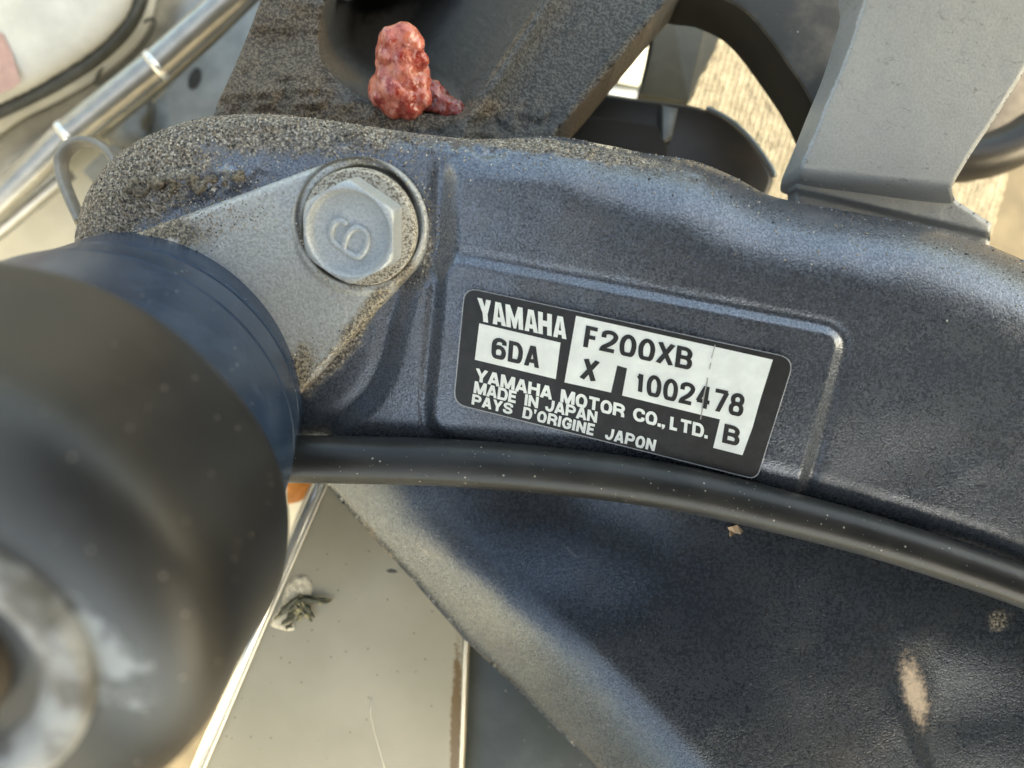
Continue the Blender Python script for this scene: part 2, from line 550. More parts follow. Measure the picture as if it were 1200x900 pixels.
M_darkbrown = rubber('dark grimy casting', (0.05, 0.047, 0.042), 0.5, 0.8, (0.14, 0.12, 0.095), specks=True, cell=60)
M_blackgap = rubber('near black matte', (0.012, 0.011, 0.009), 0.6, 0.2, (0.05, 0.045, 0.035), specks=False)

def corroded():
    n = NT('corroded pale metal')
    a = n.noise(45, 5, 0.65)
    base = n.mix(n.ramp(a, 0.35, 0.6), (0.16, 0.15, 0.135), (0.42, 0.42, 0.41))
    return n.out(base, 0.85, 0.0, n.bump(a, 0.6, 5))
M_corr = corroded()

def simple(name, c, rough=0.5, metal=0.0, spec=0.5, var=0.15, cell=20, bumpd=0.0, coat=None):
    n = NT(name)
    g = n.noise(cell, 4, 0.6)
    b = n.mix(n.ramp(g, 0.35, 0.7), tuple(max(0, x * (1 - var)) for x in c), tuple(x * (1 + var) for x in c))
    nb = n.bump(g, 0.5, bumpd) if bumpd else None
    return n.out(b, rough, metal, nb, spec=spec, coat=coat)

M_lab_black = simple('label black print', (0.022, 0.022, 0.023), 0.42, var=0.25, cell=14, bumpd=0.15)
M_lab_white = simple('label white print', (0.80, 0.815, 0.765), 0.5, var=0.06, cell=24)
M_lab_edge = simple('label clear rim', (0.45, 0.45, 0.45), 0.4, var=0.1)
M_crease = simple('label crease grime', (0.36, 0.34, 0.31), 0.6)
M_grease = None

def gelcoat():
    n = NT('cream gelcoat panel')
    big = n.noise(130, 3, 0.6)
    base = n.mix(n.ramp(big, 0.35, 0.7), (0.285, 0.272, 0.217), (0.325, 0.307, 0.25))
    wc = n.voro(13, 'F1'); pick = n.voro(13, 'F1', 'Color')
    sx = n.t.nodes.new("ShaderNodeSeparateColor"); n.link(pick, sx.inputs[0])
    mk = n.math('MULTIPLY', n.ramp(wc, 0.14, 0.08), n.ramp(sx.outputs[0], 0.50, 0.54))
    base = n.mix(n.math('MULTIPLY', mk, 0.85), base, (0.10, 0.11, 0.09))
    f2 = n.noise(9, 4, 0.8, vec=n.stretch(1.0, 2.4, 1, 0.1))
    base = n.mix(n.ramp(f2, 0.64, 0.76, 0, 0.4), base, (0.25, 0.23, 0.18))
    g = n.blob(460, 620, -150, 90, 50, 0.7, 0.95)
    base = n.mix(n.math('MULTIPLY', g, 0.45), base, (0.28, 0.25, 0.19))
    rust = n.blob(534, 850, -150, 12, 190, 0.03, 0.9)
    rm = n.ramp(n.math('ADD', rust, n.math('MULTIPLY', n.math('SUBTRACT', n.noise(7, 4, 0.7), 0.5), 1.3)), 0.22, 0.75)
    base = n.mix(rm, base, (0.13, 0.085, 0.04))
    return n.out(base, 0.28, 0.0, n.bump(n.noise(40, 3, 0.5), 0.25, 0.6))
M_gel = gelcoat()
M_trim = simple('polished aluminium trim', (0.80, 0.80, 0.77), 0.22, 0.7, var=0.05)
M_cream_edge = simple('cream plastic edging', (0.72, 0.69, 0.60), 0.35, var=0.06)
M_graypanel = rubber('dark grey panel', (0.045, 0.055, 0.055), 0.30, 0.5, (0.085, 0.10, 0.10), cell=80)
M_hull = simple('cream hull gelcoat', (0.62, 0.60, 0.53), 0.3, var=0.10, cell=90)
M_pink = simple('faded pink lettering', (0.52, 0.32, 0.27), 0.4, var=0.1)
M_steel = simple('brushed stainless steel', (0.40, 0.39, 0.36), 0.34, 0.85, var=0.10, cell=30)
M_steel_dark = simple('rail shade band', (0.20, 0.195, 0.17), 0.35, 0.7, var=0.2, cell=40)
M_greyplate = simple('grey plate', (0.26, 0.27, 0.26), 0.4, 0.4, var=0.15, cell=50)
M_gasket = simple('dark gasket', (0.05, 0.05, 0.04), 0.4, 0.2, var=0.2)
M_olive = simple('olive grey plate', (0.075, 0.075, 0.06), 0.5, 0.2, var=0.15, cell=60)
M_white = simple('white boat rail', (0.80, 0.80, 0.74), 0.4)
M_orange = simple('orange tag plastic', (0.75, 0.28, 0.06), 0.4)
M_brownleaf = simple('dry leaf', (0.48, 0.33, 0.21), 0.6)
M_rim_glint = simple('rim highlight', (0.30, 0.36, 0.38), 0.3, 0.3)
M_floor = simple('cream deck', (0.70, 0.64, 0.50), 0.5, var=0.06, cell=80)

def mat_fibre():
    n = NT('woven dock fibre')
    g = n.noise(60, 3, 0.6); f = n.noise(9, 3, 0.7, vec=n.stretch(2.5, 0.6, 1, 0.35))
    base = n.mix(n.ramp(f, 0.35, 0.65), (0.30, 0.27, 0.22), (0.54, 0.49, 0.41))
    base = n.mix(n.ramp(g, 0.4, 0.7, 0, 0.3), base, (0.33, 0.30, 0.25))
    return n.out(base, 0.75, 0, n.bump(f, 0.6, 3))
M_dock = mat_fibre()
M_dockbase = simple('dock ground', (0.09, 0.075, 0.055), 0.9, var=0.2, cell=60)

M_s1 = simple('sand grain tan', (0.34, 0.28, 0.20), 0.7, var=0.3, cell=5)
M_s2 = simple('sand grain pale', (0.62, 0.57, 0.48), 0.5, var=0.2, cell=5)
M_s3 = simple('sand grain dark', (0.04, 0.035, 0.03), 0.7, var=0.3, cell=5)

def grease(c1=(0.36, 0.035, 0.025), c2=(0.66, 0.20, 0.13), nm='coral grease'):
    n = NT(nm)
    g = n.noise(16, 4, 0.7); f = n.noise(7, 3, 0.6); g2 = n.noise(11, 3, 0.6, vec=n.stretch(1.3, 0.8))
    base = n.mix(n.ramp(g, 0.35, 0.62), c1, c2)
    base = n.mix(n.ramp(g2, 0.52, 0.66, 0, 0.75), base, tuple(min(1, 0.15 + v * 0.9) for v in c2))
    b = n.out(base, n.ramp(f, 0.3, 0.7, 0.08, 0.32), 0, n.bump(f, 0.6, 2.5), coat=0.6)
    n.b.inputs['Subsurface Weight'].default_value = 0.35
    n.b.inputs['Subsurface Radius'].default_value = (0.002, 0.0007, 0.0004)
    n.b.inputs['Subsurface Scale'].default_value = 0.5
    return b
M_grease = grease()

# ================================================================== LARGE STRUCTURE
# ------------------------------------------------------------------ ground (the dock) far below
gz = -1216
gv = [C(0, 0, gz) * 0] * 4
mesh('ground', [[-9000, -9000, gz], [9000, -9000, gz], [9000, 9000, gz], [-9000, 9000, gz]], [(0, 1, 2, 3)], M_dockbase, smooth=False)['kind'] = 'structure'
V = []; F = []
a0 = math.radians(16)
ca, sa = math.cos(a0), math.sin(a0)
base_prof = []
for jr in range(-4, 90):
    for ir in range(-10, 62):
        u = ir * 31 + (jr % 2) * 15.5 + random.uniform(-3, 3)
        v = jr * 15.5 + random.uniform(-1.5, 1.5)
        L = 31 * random.uniform(0.72, 0.95); wdt = 15 * random.uniform(0.62, 0.86)
        if u < -100 or v < -60: pass
        ex, ey = -sa, ca          # long axis runs down the picture
        fx, fy = ca, sa
        cx = 180 + (v) * fx + (u) * ex; cy = -1500 + v * fy + u * ey
        if not (150 < cx < 1800 and -1500 < cy < 100): continue
        b = len(V); h = 14 * random.uniform(0.7, 1.1)
        tw = random.uniform(-0.14, 0.14)
        for (s1, q, hh) in ((-1, 0.45, 0.15), (-0.5, 1, 0.9), (0.5, 1, 1.0), (1, 0.45, 0.15)):
            for (s2, h2) in ((-1, -0.5), (-0.6, 0.75), (0.6, 0.75), (1, -0.5)):
                lx = s1 * L / 2; ly = s2 * q * wdt / 2 + tw * lx
                V.append([cx + ex * lx + fx * ly, cy + ey * lx + fy * ly, gz + 4 + h * hh * h2])
        for r in range(3):
            for c in range(3):
                F.append((b + r * 4 + c, b + r * 4 + c + 1, b + (r + 1) * 4 + c + 1, b + (r + 1) * 4 + c))
o = mesh('dock_matting', V, F, M_dock)
bm = bmesh.new(); bm.from_mesh(o.data)
bmesh.ops.recalc_face_normals(bm, faces=bm.faces)
bm.to_mesh(o.data); bm.free()
# open lumps: make every normal point up
me = o.data
bm = bmesh.new(); bm.from_mesh(me); bm.normal_update()
bmesh.ops.reverse_faces(bm, faces=[f for f in bm.faces if f.normal.z < 0]); bm.to_mesh(me); bm.free()
o['kind'] = 'stuff'

# ------------------------------------------------------------------ shade cowl that stands between the sun and the bracket (above the camera), added unseen to shade it
cow = empty('shade_cowl', [1050, 450, 950])
tag(cow, 'dark grey outboard shade cowl standing over the bracket, unseen, added to shade it', 'shade cowl')
def cowl_mesh():
    V = []; F = []
    nu, nv = 36, 14
    cx, cy, cz = 1220, 480, 1650
    for i in range(nv + 1):
        ph = -math.pi / 2 + math.pi * i / nv
        for k in range(nu):
            th = 2 * math.pi * k / nu
            e = 0.45
            f = lambda t: math.copysign(abs(t) ** e, t)
            V.append([cx + 1420 * f(math.cos(ph)) * f(math.cos(th)), cy + 1150 * f(math.cos(ph)) * f(math.sin(th)), cz + 700 * f(math.sin(ph))])
    for i in range(nv):
        for k in range(nu):
            F.append((i * nu + k, i * nu + (k + 1) % nu, (i + 1) * nu + (k + 1) % nu, (i + 1) * nu + k))
    return V, F
V, F = cowl_mesh()
M_shade_cowl = simple('shade cowl paint', (0.035, 0.035, 0.038), 0.4, 0.2, var=0.1, cell=200)
mesh('shade_shell', V, F, M_shade_cowl, cow)
def block_casing():
    V = []; F = []
    n = 40
    lv = [(-520, 0.80), (-480, 0.88), (200, 1.0), (560, 0.9), (985, 0.8)]
    for (zz, k) in lv:
        for i in range(n):
            th = 2 * math.pi * i / n
            f = lambda t: math.copysign(abs(t) ** 0.4, t)
            V.append([1800 + 430 * k * f(math.cos(th)), 1060 + 780 * k * f(math.sin(th)), zz])
    for i in range(len(lv) - 1):
        for k in range(n): F.append((i * n + k, i * n + (k + 1) % n, (i + 1) * n + (k + 1) % n, (i + 1) * n + k))
    F.append(tuple(reversed(range(n)))); F.append(tuple(range((len(lv) - 1) * n, len(lv) * n)))
    return V, F
V, F = block_casing()
mesh('glow_block_casing', V, F, simple('glow block casing paint', (0.42, 0.385, 0.34), 0.5, 0.0, var=0.1, cell=200), cow)  # unseen, added below the cowl to block sky glow; pale for its reflection

# ------------------------------------------------------------------ unseen white wall added as sunlit fill, shaped like the boat's inner side
bw = empty('bounce_wall', [-1500, 600, -600])
tag(bw, 'unseen white wall added left of the engine to bounce sunlight', 'bounce wall')
def side():
    V = []; F = []
    prof = [(-1100, 0), (700, -60), (860, -90), (920, -160), (920, -420), (860, -480), (-1100, -480)]
    ys = [(-1300, -1650), (-400, -1480), (600, -1330), (1500, -1270), (2600, -1250)]
    for (yy, xx) in ys:
        for (zz, dx) in prof: V.append([xx + dx, yy, zz])
    m = len(prof)
    for i in range(len(ys) - 1):
        for k in range(m):
            F.append((i * m + k, i * m + (k + 1) % m, (i + 1) * m + (k + 1) % m, (i + 1) * m + k))
    F.append(tuple(range(m))); F.append(tuple(reversed(range((len(ys) - 1) * m, len(ys) * m))))
    return V, F
V, F = side()
o = mesh('bounce_face', V, F, M_hull, bw)
bm = bmesh.new(); bm.from_mesh(o.data); bmesh.ops.recalc_face_normals(bm, faces=bm.faces); bm.to_mesh(o.data); bm.free()
set_sharp(o, 40)

# ------------------------------------------------------------------ main bracket
def T(x, y):
    q = 0.05 * (x - 600.0) - 0.28 * (y - 450.0)          # a true plane, seen in perspective
    return (q - 19.0) / (1 + q / D)

bracket = empty('engine_bracket', C(700, 400, -60))
tag(bracket, 'slate grey metallic cast bracket with the black and white maker\'s label', 'engine bracket')

ARM_TOP = [(86, 300), (90, 262), (104, 222), (130, 188), (165, 163), (205, 147), (250, 136), (320, 134), (400, 143), (480, 155), (560, 163),
           (650, 160), (700, 168), (760, 180), (812, 188), (860, 207), (900, 228), (950, 240), (1020, 252), (1100, 268), (1170, 292), (1240, 325), (1320, 375)]
ARM_BOT = [(1320, 745), (1220, 686), (1150, 652), (1080, 628), (1000, 603), (920, 583), (850, 566), (780, 553), (700, 541), (600, 533), (480, 530), (350, 530), (250, 530), (150, 520), (100, 440), (86, 360)]
ARM = np.concatenate([catmull(ARM_TOP, 4, False), catmull(ARM_BOT, 4, False)])
STEPC = catmull([(540, 120), (531, 180), (527, 240), (526, 290), (513, 311), (492, 328), (481, 343), (474, 366), (467, 392), (460, 420), (452, 442), (438, 466), (417, 487), (390, 520), (370, 560)], 3, False)
BLOCK = np.concatenate([STEPC, [(370, 900), (1500, 900), (1500, 60), (560, 60)]])
PAD = round_poly([(521, 301), (988, 391), (934, 588), (502, 508)], [24, 26, 26, 34], 7)

def arm_z(X, Y, d):
    z = T(X, Y)
    # broad rolled top edge, tight bottom edge, rounded left boss
    R = 46 + 62 * sm(480, 820, X)
    topd, _, _ = seg_dist(X, Y, catmull(ARM_TOP, 4, False), False)
    botd, _, _ = seg_dist(X, Y, catmull(ARM_BOT[:12], 4, False), False)
    z = z - edge_round(topd, R, R * (0.62 + 0.25 * sm(480, 820, X)))
    z = z - edge_round(botd, 42, 26)
    z = z - 16 * np.exp(-((topd) / 16.0) ** 2) * sm(640, 700, X) * (1 - sm(840, 930, X)) * 0
    bd, _, _ = sdf(X, Y, BLOCK)
    z = z + (11 * sm(-14, 14, bd) - 2.5 * np.exp(-((bd + 13) / 10.0) ** 2)) * sm(158, 215, Y)
    pd, _, _ = sdf(X, Y, PAD)
    z = z + 6.5 * sm(-6, 6, pd) - 1.8 * np.exp(-((pd + 9) / 6.0) ** 2)
    # hollow around the plate
    z = z + 2.0 * fnoise(X, Y, 60, 3, 2)
    # crusty dirt: left boss, seam under the upper casting
    cr = np.exp(-(((X - 215) / 70) ** 2 + ((Y - 214) / 15 - (X - 215) / -95) ** 2))
    z = z + cr * (7 + 16 * fnoise(X, Y, 16, 11, 3))
    seam = np.exp(-((topd - 8) / 12.0) ** 2) * sm(240, 300, X) * (1 - sm(800, 880, X))
    z = z + seam * (4 + 13 * fnoise(X, Y, 14, 21, 3))
    dirty = np.exp(-(((X - 170) / 110) ** 2 + ((Y - 210) / 70) ** 2))
    z = z + dirty * 1.6 * fnoise(X, Y, 5, 31, 2)
    return z
hfield('arm', ARM, arm_z, 2.6, 130, M_paint, bracket, bbox=(60, 100, 1330, 760))

# ------------------------------------------------------------------ lower flare of the bracket
LOW = [(330, 500), (352, 530), (381, 566), (405, 594), (440, 633), (480, 676), (520, 722), (545, 750), (600, 802), (650, 852), (702, 905), (760, 965), (1330, 965), (1330, 640), (900, 520), (500, 490)]
LOW = np.array(LOW, float)
FOLD = catmull([(1150, 1000), (1110, 940), (1086, 900), (1062, 852), (1040, 805), (1022, 765), (1005, 730), (985, 700)], 4, False)
FLEFT = np.concatenate([[(1250, 1500)], FOLD, [(940, 640), (700, -200), (-900, -200), (-900, 1500)]])
LEDGE = LOW[1:12]
def low_z(X, Y, d):
    s, _, _ = seg_dist(X, Y, LEDGE, False)
    z = -120.0 + 0.0 * X
    crest = 96 + 14 * sm(560, 860, Y)
    amp = 46 + 44 * sm(590, 760, Y)
    z = z + amp * np.sin(np.clip(s / crest, 0, 1) * math.pi / 2)
    z = z - edge_round(s, 9, 8)
    over = np.clip(s - crest * 0.8, 0, 1e9)
    z = z - 0.06 * over * sm(0, 160, over)
    z = z + 26 * np.exp(-((Y - 560 - 0.22 * (X - 820)) / 70) ** 2) * sm(600, 800, X)
    fd, _, _ = sdf(X, Y, FLEFT)        # + on the left of the fold
    k = sm(730, 860, Y)
    zp = -52 - 0.06 * (Y - 760)
    w = sm(260, 20, fd)
    z = z * (1 - w) + zp * w
    wid = 62 - 54 * sm(790, 900, Y)
    k = sm(735, 850, Y)
    dz_ = k * 12
    z = z - dz_ * sm(6, -wid, fd) + dz_ * sm(-wid * 0.6, -wid - 190, fd)
    z = z + 1.5 * fnoise(X, Y, 70, 5, 2)
    return z
hfield('lower_flange', LOW, low_z, 3.0, 70, M_lower_dim, bracket, bbox=(320, 480, 1330, 960))

# ------------------------------------------------------------------ upper casting with its cavity and rib
UP = np.array([(322, -60), (305, 2), (290, 42), (272, 85), (256, 118), (246, 150), (300, 190), (560, 205), (640, 175), (651, 156), (700, 100), (741, 50), (786, -4), (835, -60)], float)
CAV = catmull([(398, -70), (384, -10), (374, 30), (376, 66), (396, 92), (424, 112), (470, 128), (520, 136), (548, 138), (574, 108), (600, 70), (628, 25), (668, -50), (560, -80)], 4)
RIDGE = [(680, -70), (641, 0), (614, 40), (588, 80), (562, 118), (546, 142), (535, 175)]
def up_z(X, Y, d):
    z = -52 - 0.10 * (Y - 140) * 0 - 0.02 * (X - 400)
    lw = sm(420, 330, X)
    z = z + lw * 22 * fnoise(X, Y, 44, 41, 5)
    z = z + sm(30, 0, np.abs(d)) * 0
    cd, _, _ = sdf(X, Y, CAV)
    rd, _, _ = seg_dist(X, Y, RIDGE, False)
    left = sm(-4, 46, cd)
    ramp = np.clip(sm(0, 150, rd) + 0.10 * sm(0, 22, rd), 0, 1)
    dep = 430 * left * (0.06 + 0.94 * ramp)
    z = z - np.where(cd > 0, dep, 0)
    z = z + 20 * np.exp(-(rd / 15.0) ** 2) + 3 * fnoise(X, Y, 16, 45, 3) * np.exp(-(rd / 20.0) ** 2)
    right = (X > 600 - (Y - 60) * 0.67)
    ed, _, _ = seg_dist(X, Y, [(651, 156), (700, 100), (741, 50), (786, -4), (835, -60)], False)
    z = z + 7 * np.exp(-(ed / 9.0) ** 2) * (1 + fnoise(X, Y, 12, 47, 2)) - edge_round(ed, 5, 4)
    ld, _, _ = seg_dist(X, Y, [(322, -60), (305, 2), (290, 42), (272, 85), (256, 118), (246, 150)], False)
    z = z - edge_round(ld, 14, 9) + 1.5 * np.exp(-(ld / 4.0) ** 2)
    # crust where it meets the arm: flowing ridges of caked dirt
    c = np.exp(-(((X - 345) / 75) ** 2 + ((Y - 112 - 0.12 * (X - 345)) / 26) ** 2))
    z = z + c * (12 + 2.2 * np.sin((Y - 0.002 * (X - 340) ** 2) / 2.6 + 3 * vnoise(X, Y, 30, 51)) + 20 * fnoise(X, Y, 24, 53, 4))
    c2 = np.exp(-((Y - 148) / 22) ** 2)
    z = z + c2 * 9 * fnoise(X, Y, 12, 57, 3)
    z = z + 1.8 * fnoise(X, Y, 7, 59, 2)
    return z
hfield('upper_web', UP, up_z, 2.6, 120, M_cast, bracket, bbox=(230, -55, 840, 210))

# ------------------------------------------------------------------ retainer plate with its bolt
def hull2(c1, r1, c2, r2, n=40):
    pts = []
    for c, r in ((c1, r1), (c2, r2)):
        for k in range(n):
            a = 2 * math.pi * k / n
            pts.append((c[0] + r * math.cos(a), c[1] + r * math.sin(a)))
    pts = sorted(pts)
    def half(ps):
        h = []
        for p in ps:
            while len(h) > 1 and (h[-1][0] - h[-2][0]) * (p[1] - h[-2][1]) - (h[-1][1] - h[-2][1]) * (p[0] - h[-2][0]) <= 0: h.pop()
            h.append(p)
        return h
    a = half(pts); b = half(pts[::-1])
    return np.array(a[:-1] + b[:-1])
PLATE = hull2((419, 266), 83, (160, 440), 157)
def plate_z(X, Y, d):
    z = T(X, Y) + 13
    z = z - edge_round(d, 9, 8)
    r = np.hypot(X - 424, Y - 264)
    z = z + 5 * sm(82, 79, r) * sm(68, 72, r) - 5 * sm(71, 68, r)            # raised lip round the washer seat
    z = z + 0.8 * fnoise(X, Y, 40, 61, 3)
    return z
hfield('retainer_plate', PLATE, plate_z, 2.2, 30, M_plate, bracket)

n_up = np.array([-0.13, 0.34, 0.93]); n_up /= np.linalg.norm(n_up)
wc = C(424, 266, T(424, 266) + 12)
loft('washer', [(wc, 65), (wc + n_up * 9, 65), (wc + n_up * 12, 62.5), (wc + n_up * 12.5, 40)], n_up, M_ring, bracket, 72)

# hex head: base hexagon, chamfer into a round dished top
def bolt():
    b = empty('bolt', to_world([wc])[0]); b.location = (0, 0, 0)
    b.parent = bracket
    b.location = Vector(to_world([wc])[0]) - bracket.location
    t, u, v = frame_of(n_up)
    V = []; F = []
    seg = 96
    rot = math.radians(14)
    def ring(rf, h):
        for k in range(seg):
            a = 2 * math.pi * k / seg
            r = rf(a)
            V.append(wc + n_up * h + r * (math.cos(a) * u + math.sin(a) * v))
    apo = 49.5
    def hexr(a, rd):
        x = (a - rot) % (math.pi / 3) - math.pi / 6
        return min(apo / math.cos(x), rd)
    prof = [(lambda a: hexr(a, 57), 8), (lambda a: hexr(a, 57), 40)]
    prof += [(lambda a: min(hexr(a, 57), 55.4), 43.0), (lambda a: min(hexr(a, 57), 53.3), 45.5), (lambda a: min(hexr(a, 57), 51.4), 47),
             (lambda a: 49.0, 47.8), (lambda a: 46.8, 47.5), (lambda a: 45, 45.5), (lambda a: 43.5, 41.5), (lambda a: 42, 39), (lambda a: 39, 38), (lambda a: 20, 38), (lambda a: 1, 38)]
    for rf, h in prof: ring(rf, h)
    for i in range(len(prof) - 1):
        for k in range(seg):
            F.append((i * seg + k, i * seg + (k + 1) % seg, (i + 1) * seg + (k + 1) % seg, (i + 1) * seg + k))
    F.append(tuple(range((len(prof) - 1) * seg, len(prof) * seg)))
    o = mesh('hex_head', V, F, M_bolt, b)
    bm = bmesh.new(); bm.from_mesh(o.data); bmesh.ops.recalc_face_normals(bm, faces=bm.faces); bm.to_mesh(o.data); bm.free()
    set_sharp(o, 38)
    # embossed 6
    q = [(456, 563), (440, 540), (412, 532), (380, 546), (358, 575), (348, 615), (350, 655), (375, 690), (420, 725), (470, 757), (510, 780), (540, 785),
         (570, 765), (592, 730), (606, 690), (608, 650), (595, 615), (570, 590), (540, 580), (510, 588), (480, 612), (458, 648), (446, 690), (440, 728)]
    q = catmull([(330 + a / 6, 170 + c / 6) for a, c in q], 4, False)
    tc = wc + n_up * 38.6
    pts = []
    for (px, py) in q:                      # where the line of sight meets the dished face
        e = np.array([0, 0, D]); dd = C(px, py, 0) - e
        s_ = ((tc - e) @ n_up) / (dd @ n_up)
        pts.append(e + dd * s_)
    tube('numeral_six', pts, 3.9, M_bolt, b, 8)
    return b
bolt()

# ------------------------------------------------------------------ label
label = empty('identification_label', [0, 0, 0]); label.parent = bracket
lc = to_world([C(730, 445, T(730, 445) + 22)])[0]
label.location = Vector(lc) - bracket.location
LZ = 21.5
def lz(x, y): return T(x, y) + LZ
def zc(p): return (520 + p[0] / 2.857, 320 + p[1] / 2.857)     # measured on an enlargement
def flat(name, pts, dz, mat):
    pts = [zc(p) for p in pts]
    bm = bmesh.new()
    vs = [bm.verts.new(C(p[0], p[1], lz(*p) + dz)) for p in pts]
    vb = [bm.verts.new(C(p[0], p[1], lz(*p) + dz) - np.array([0, 0, 0.35])) for p in pts]
    f = bm.faces.new(vs)
    for i in range(len(vs)):
        j = (i + 1) % len(vs); bm.faces.new([vs[j], vs[i], vb[i], vb[j]])
    bmesh.ops.triangulate(bm, faces=[f])
    bmesh.ops.recalc_face_normals(bm, faces=bm.faces)
    bm.verts.index_update()
    V = [v.co[:] for v in bm.verts]; F = [[v.index for v in f.verts] for f in bm.faces]; bm.free()
    return mesh(name, V, F, mat, label, smooth=False)
def scale_poly(pts, k):
    pts = np.array(pts, float); c = pts.mean(0); return [tuple(c + (p - c) * k) for p in pts]
RIM = round_poly([(69, 46), (1177, 285), (1049, 693), (31, 438)], [48, 56, 34, 44], 8)
flat('label_rim', RIM, 0.0, M_lab_edge)
RIM2 = round_poly([(72, 49.5), (1173, 287), (1047, 689), (35, 436)], [46, 54, 32, 42], 8)
flat('label_face', RIM2, 0.45, M_lab_black)
flat('white_box', [(119, 168), (391, 233), (375, 355), (104, 290)], 0.9, M_lab_white)
bp = [(443, 143), (1102, 290), (1060, 424), (614, 319), (581, 309), (421, 269), (560, 400), (404, 366), (1034, 517), (925, 490), (597, 410), (1000, 610), (902, 585)]
mesh('white_box', [C(*zc(p), lz(*zc(p)) + 0.9) for p in bp], [(0, 1, 2, 3), (0, 3, 4), (0, 4, 5), (5, 4, 6, 7), (3, 2, 8, 9), (3, 9, 10), (9, 8, 11), (9, 11, 12)], M_lab_white, label, smooth=False)

def rpath(pts, rad, n=7):
    """open path with rounded corners"""
    out = [np.array(pts[0], float)]
    for i in range(1, len(pts) - 1):
        a, b, c = [np.array(q, float) for q in pts[i - 1:i + 2]]
        r = rad[i] if isinstance(rad, (list, tuple)) else rad
        if r <= 0: out.append(b); continue
        la, lc = np.linalg.norm(a - b), np.linalg.norm(c - b)
        ra, rc = min(r, la * 0.499), min(r, lc * 0.499)
        p, q = b + (a - b) / la * ra, b + (c - b) / lc * rc
        for j in range(n + 1):
            t = j / n; k = 0.55
            p1, q1 = p + (b - p) * k, q + (b - q) * k
            out.append((1 - t) ** 3 * p + 3 * (1 - t) ** 2 * t * p1 + 3 * (1 - t) * t * t * q1 + t ** 3 * q)
    out.append(np.array(pts[-1], float))
    return out
def loop(x0, y0, x1, y1, rads):
    """closed rounded box as a path; rads for BL, BR, TR, TL"""
    xm = (x0 + x1) / 2
    return ([(xm, y0), (x1, y0), (x1, y1), (x0, y1), (x0, y0), (xm, y0)], [0, rads[1], rads[2], rads[3], rads[0], 0])
BIG = 0.5
GL = {
 '0': [loop(0, 0, 1, 1, [BIG] * 4)], 'O': [loop(0, 0, 1, 1, [BIG] * 4)],
 '1': [([(.62, 0), (.62, 1)], 0), ([(.05, .74), (.45, .80), (.62, 1)], 0.15)],
 '2': [([(0, .66), (0, 1), (1, 1), (1, .55), (.05, .12), (.0, .0), (1, 0)], [0, BIG, BIG, .28, .1, 0, 0])],
 '4': [([(.72, -.12), (.72, 1.12)], 0), ([(-.12, .27), (1.12, .27)], 0), ([(-.02, .24), (.66, 1.15)], 0)],
 '6': [loop(0, 0, 1, .58, [BIG] * 4), ([(0, .32), (0, 1), (1, 1), (1, .74)], [0, BIG, BIG, 0])],
 '7': [([(-.1, 1), (1.1, 1)], 0), ([(1.02, 1.0), (.36, -.12)], 0)],
 '8': [loop(0, 0, 1, .53, [BIG] * 4), loop(.06, .53, .94, 1, [BIG] * 4)],
 'A': [([(-.04, -.15), (.47, 1.15)], 0), ([(1.04, -.15), (.53, 1.15)], 0), ([(.15, .22), (.85, .22)], 0)],
 'B': [loop(0, 0, 1, .52, [0, .4, .4, 0]), loop(0, .52, .94, 1, [0, .4, .4, 0])],
 'C': [([(1, .66), (1, 1), (0, 1), (0, 0), (1, 0), (1, .34)], BIG)],
 'D': [loop(0, 0, 1, 1, [0, .6, .6, 0])],
 'E': [([(1, 1), (0, 1), (0, 0), (1, 0)], 0), ([(0, .52), (.92, .52)], 0)],
 'F': [([(1, 1), (0, 1), (0, -.1)], 0), ([(0, .5), (.88, .5)], 0)],
 'G': [([(1, .68), (1, 1), (0, 1), (0, 0), (1, 0), (1, .44), (.55, .44)], [0, BIG, BIG, BIG, .3, 0, 0])],
 'H': [([(0, -.1), (0, 1.1)], 0), ([(1, -.1), (1, 1.1)], 0), ([(0, .52), (1, .52)], 0)],
 'I': [([(.5, -.1), (.5, 1.1)], 0)],
 'J': [([(0, .34), (0, 0), (1, 0), (1, 1.1)], BIG)],
 'L': [([(0, 1.1), (0, 0), (1, 0)], 0)],
 'M': [([(0, -.1), (0, 1.1)], 0), ([(1, -.1), (1, 1.1)], 0), ([(.02, 1.2), (.5, -.1)], 0), ([(.98, 1.2), (.5, -.1)], 0)],
 'N': [([(0, -.1), (0, 1.1)], 0), ([(1, -.1), (1, 1.1)], 0), ([(.0, 1.05), (1, -.05)], 0)],
 'P': [([(0, -.1), (0, .6)], 0), loop(0, .44, 1, 1, [0, .4, .4, 0])],
 'R': [([(0, -.1), (0, .6)], 0), loop(0, .48, 1, 1, [0, .4, .4, 0]), ([(.55, .48), (.98, .3), (1.0, -.1)], .25)],
 'S': [([(1, .70), (1, 1), (0, 1), (0, .53), (1, .47), (1, 0), (0, 0), (0, .30)], .42)],
 'T': [([(-.12, 1), (1.12, 1)], 0), ([(.5, 1), (.5, -.1)], 0)],
 'X': [([(-.05, -.1), (1.05, 1.1)], 0), ([(-.05, 1.1), (1.05, -.1)], 0)],
 'Y': [([(-.06, 1.15), (.5, .36)], 0), ([(1.06, 1.15), (.5, .36)], 0), ([(.5, .5), (.5, -.15)], 0)],
}
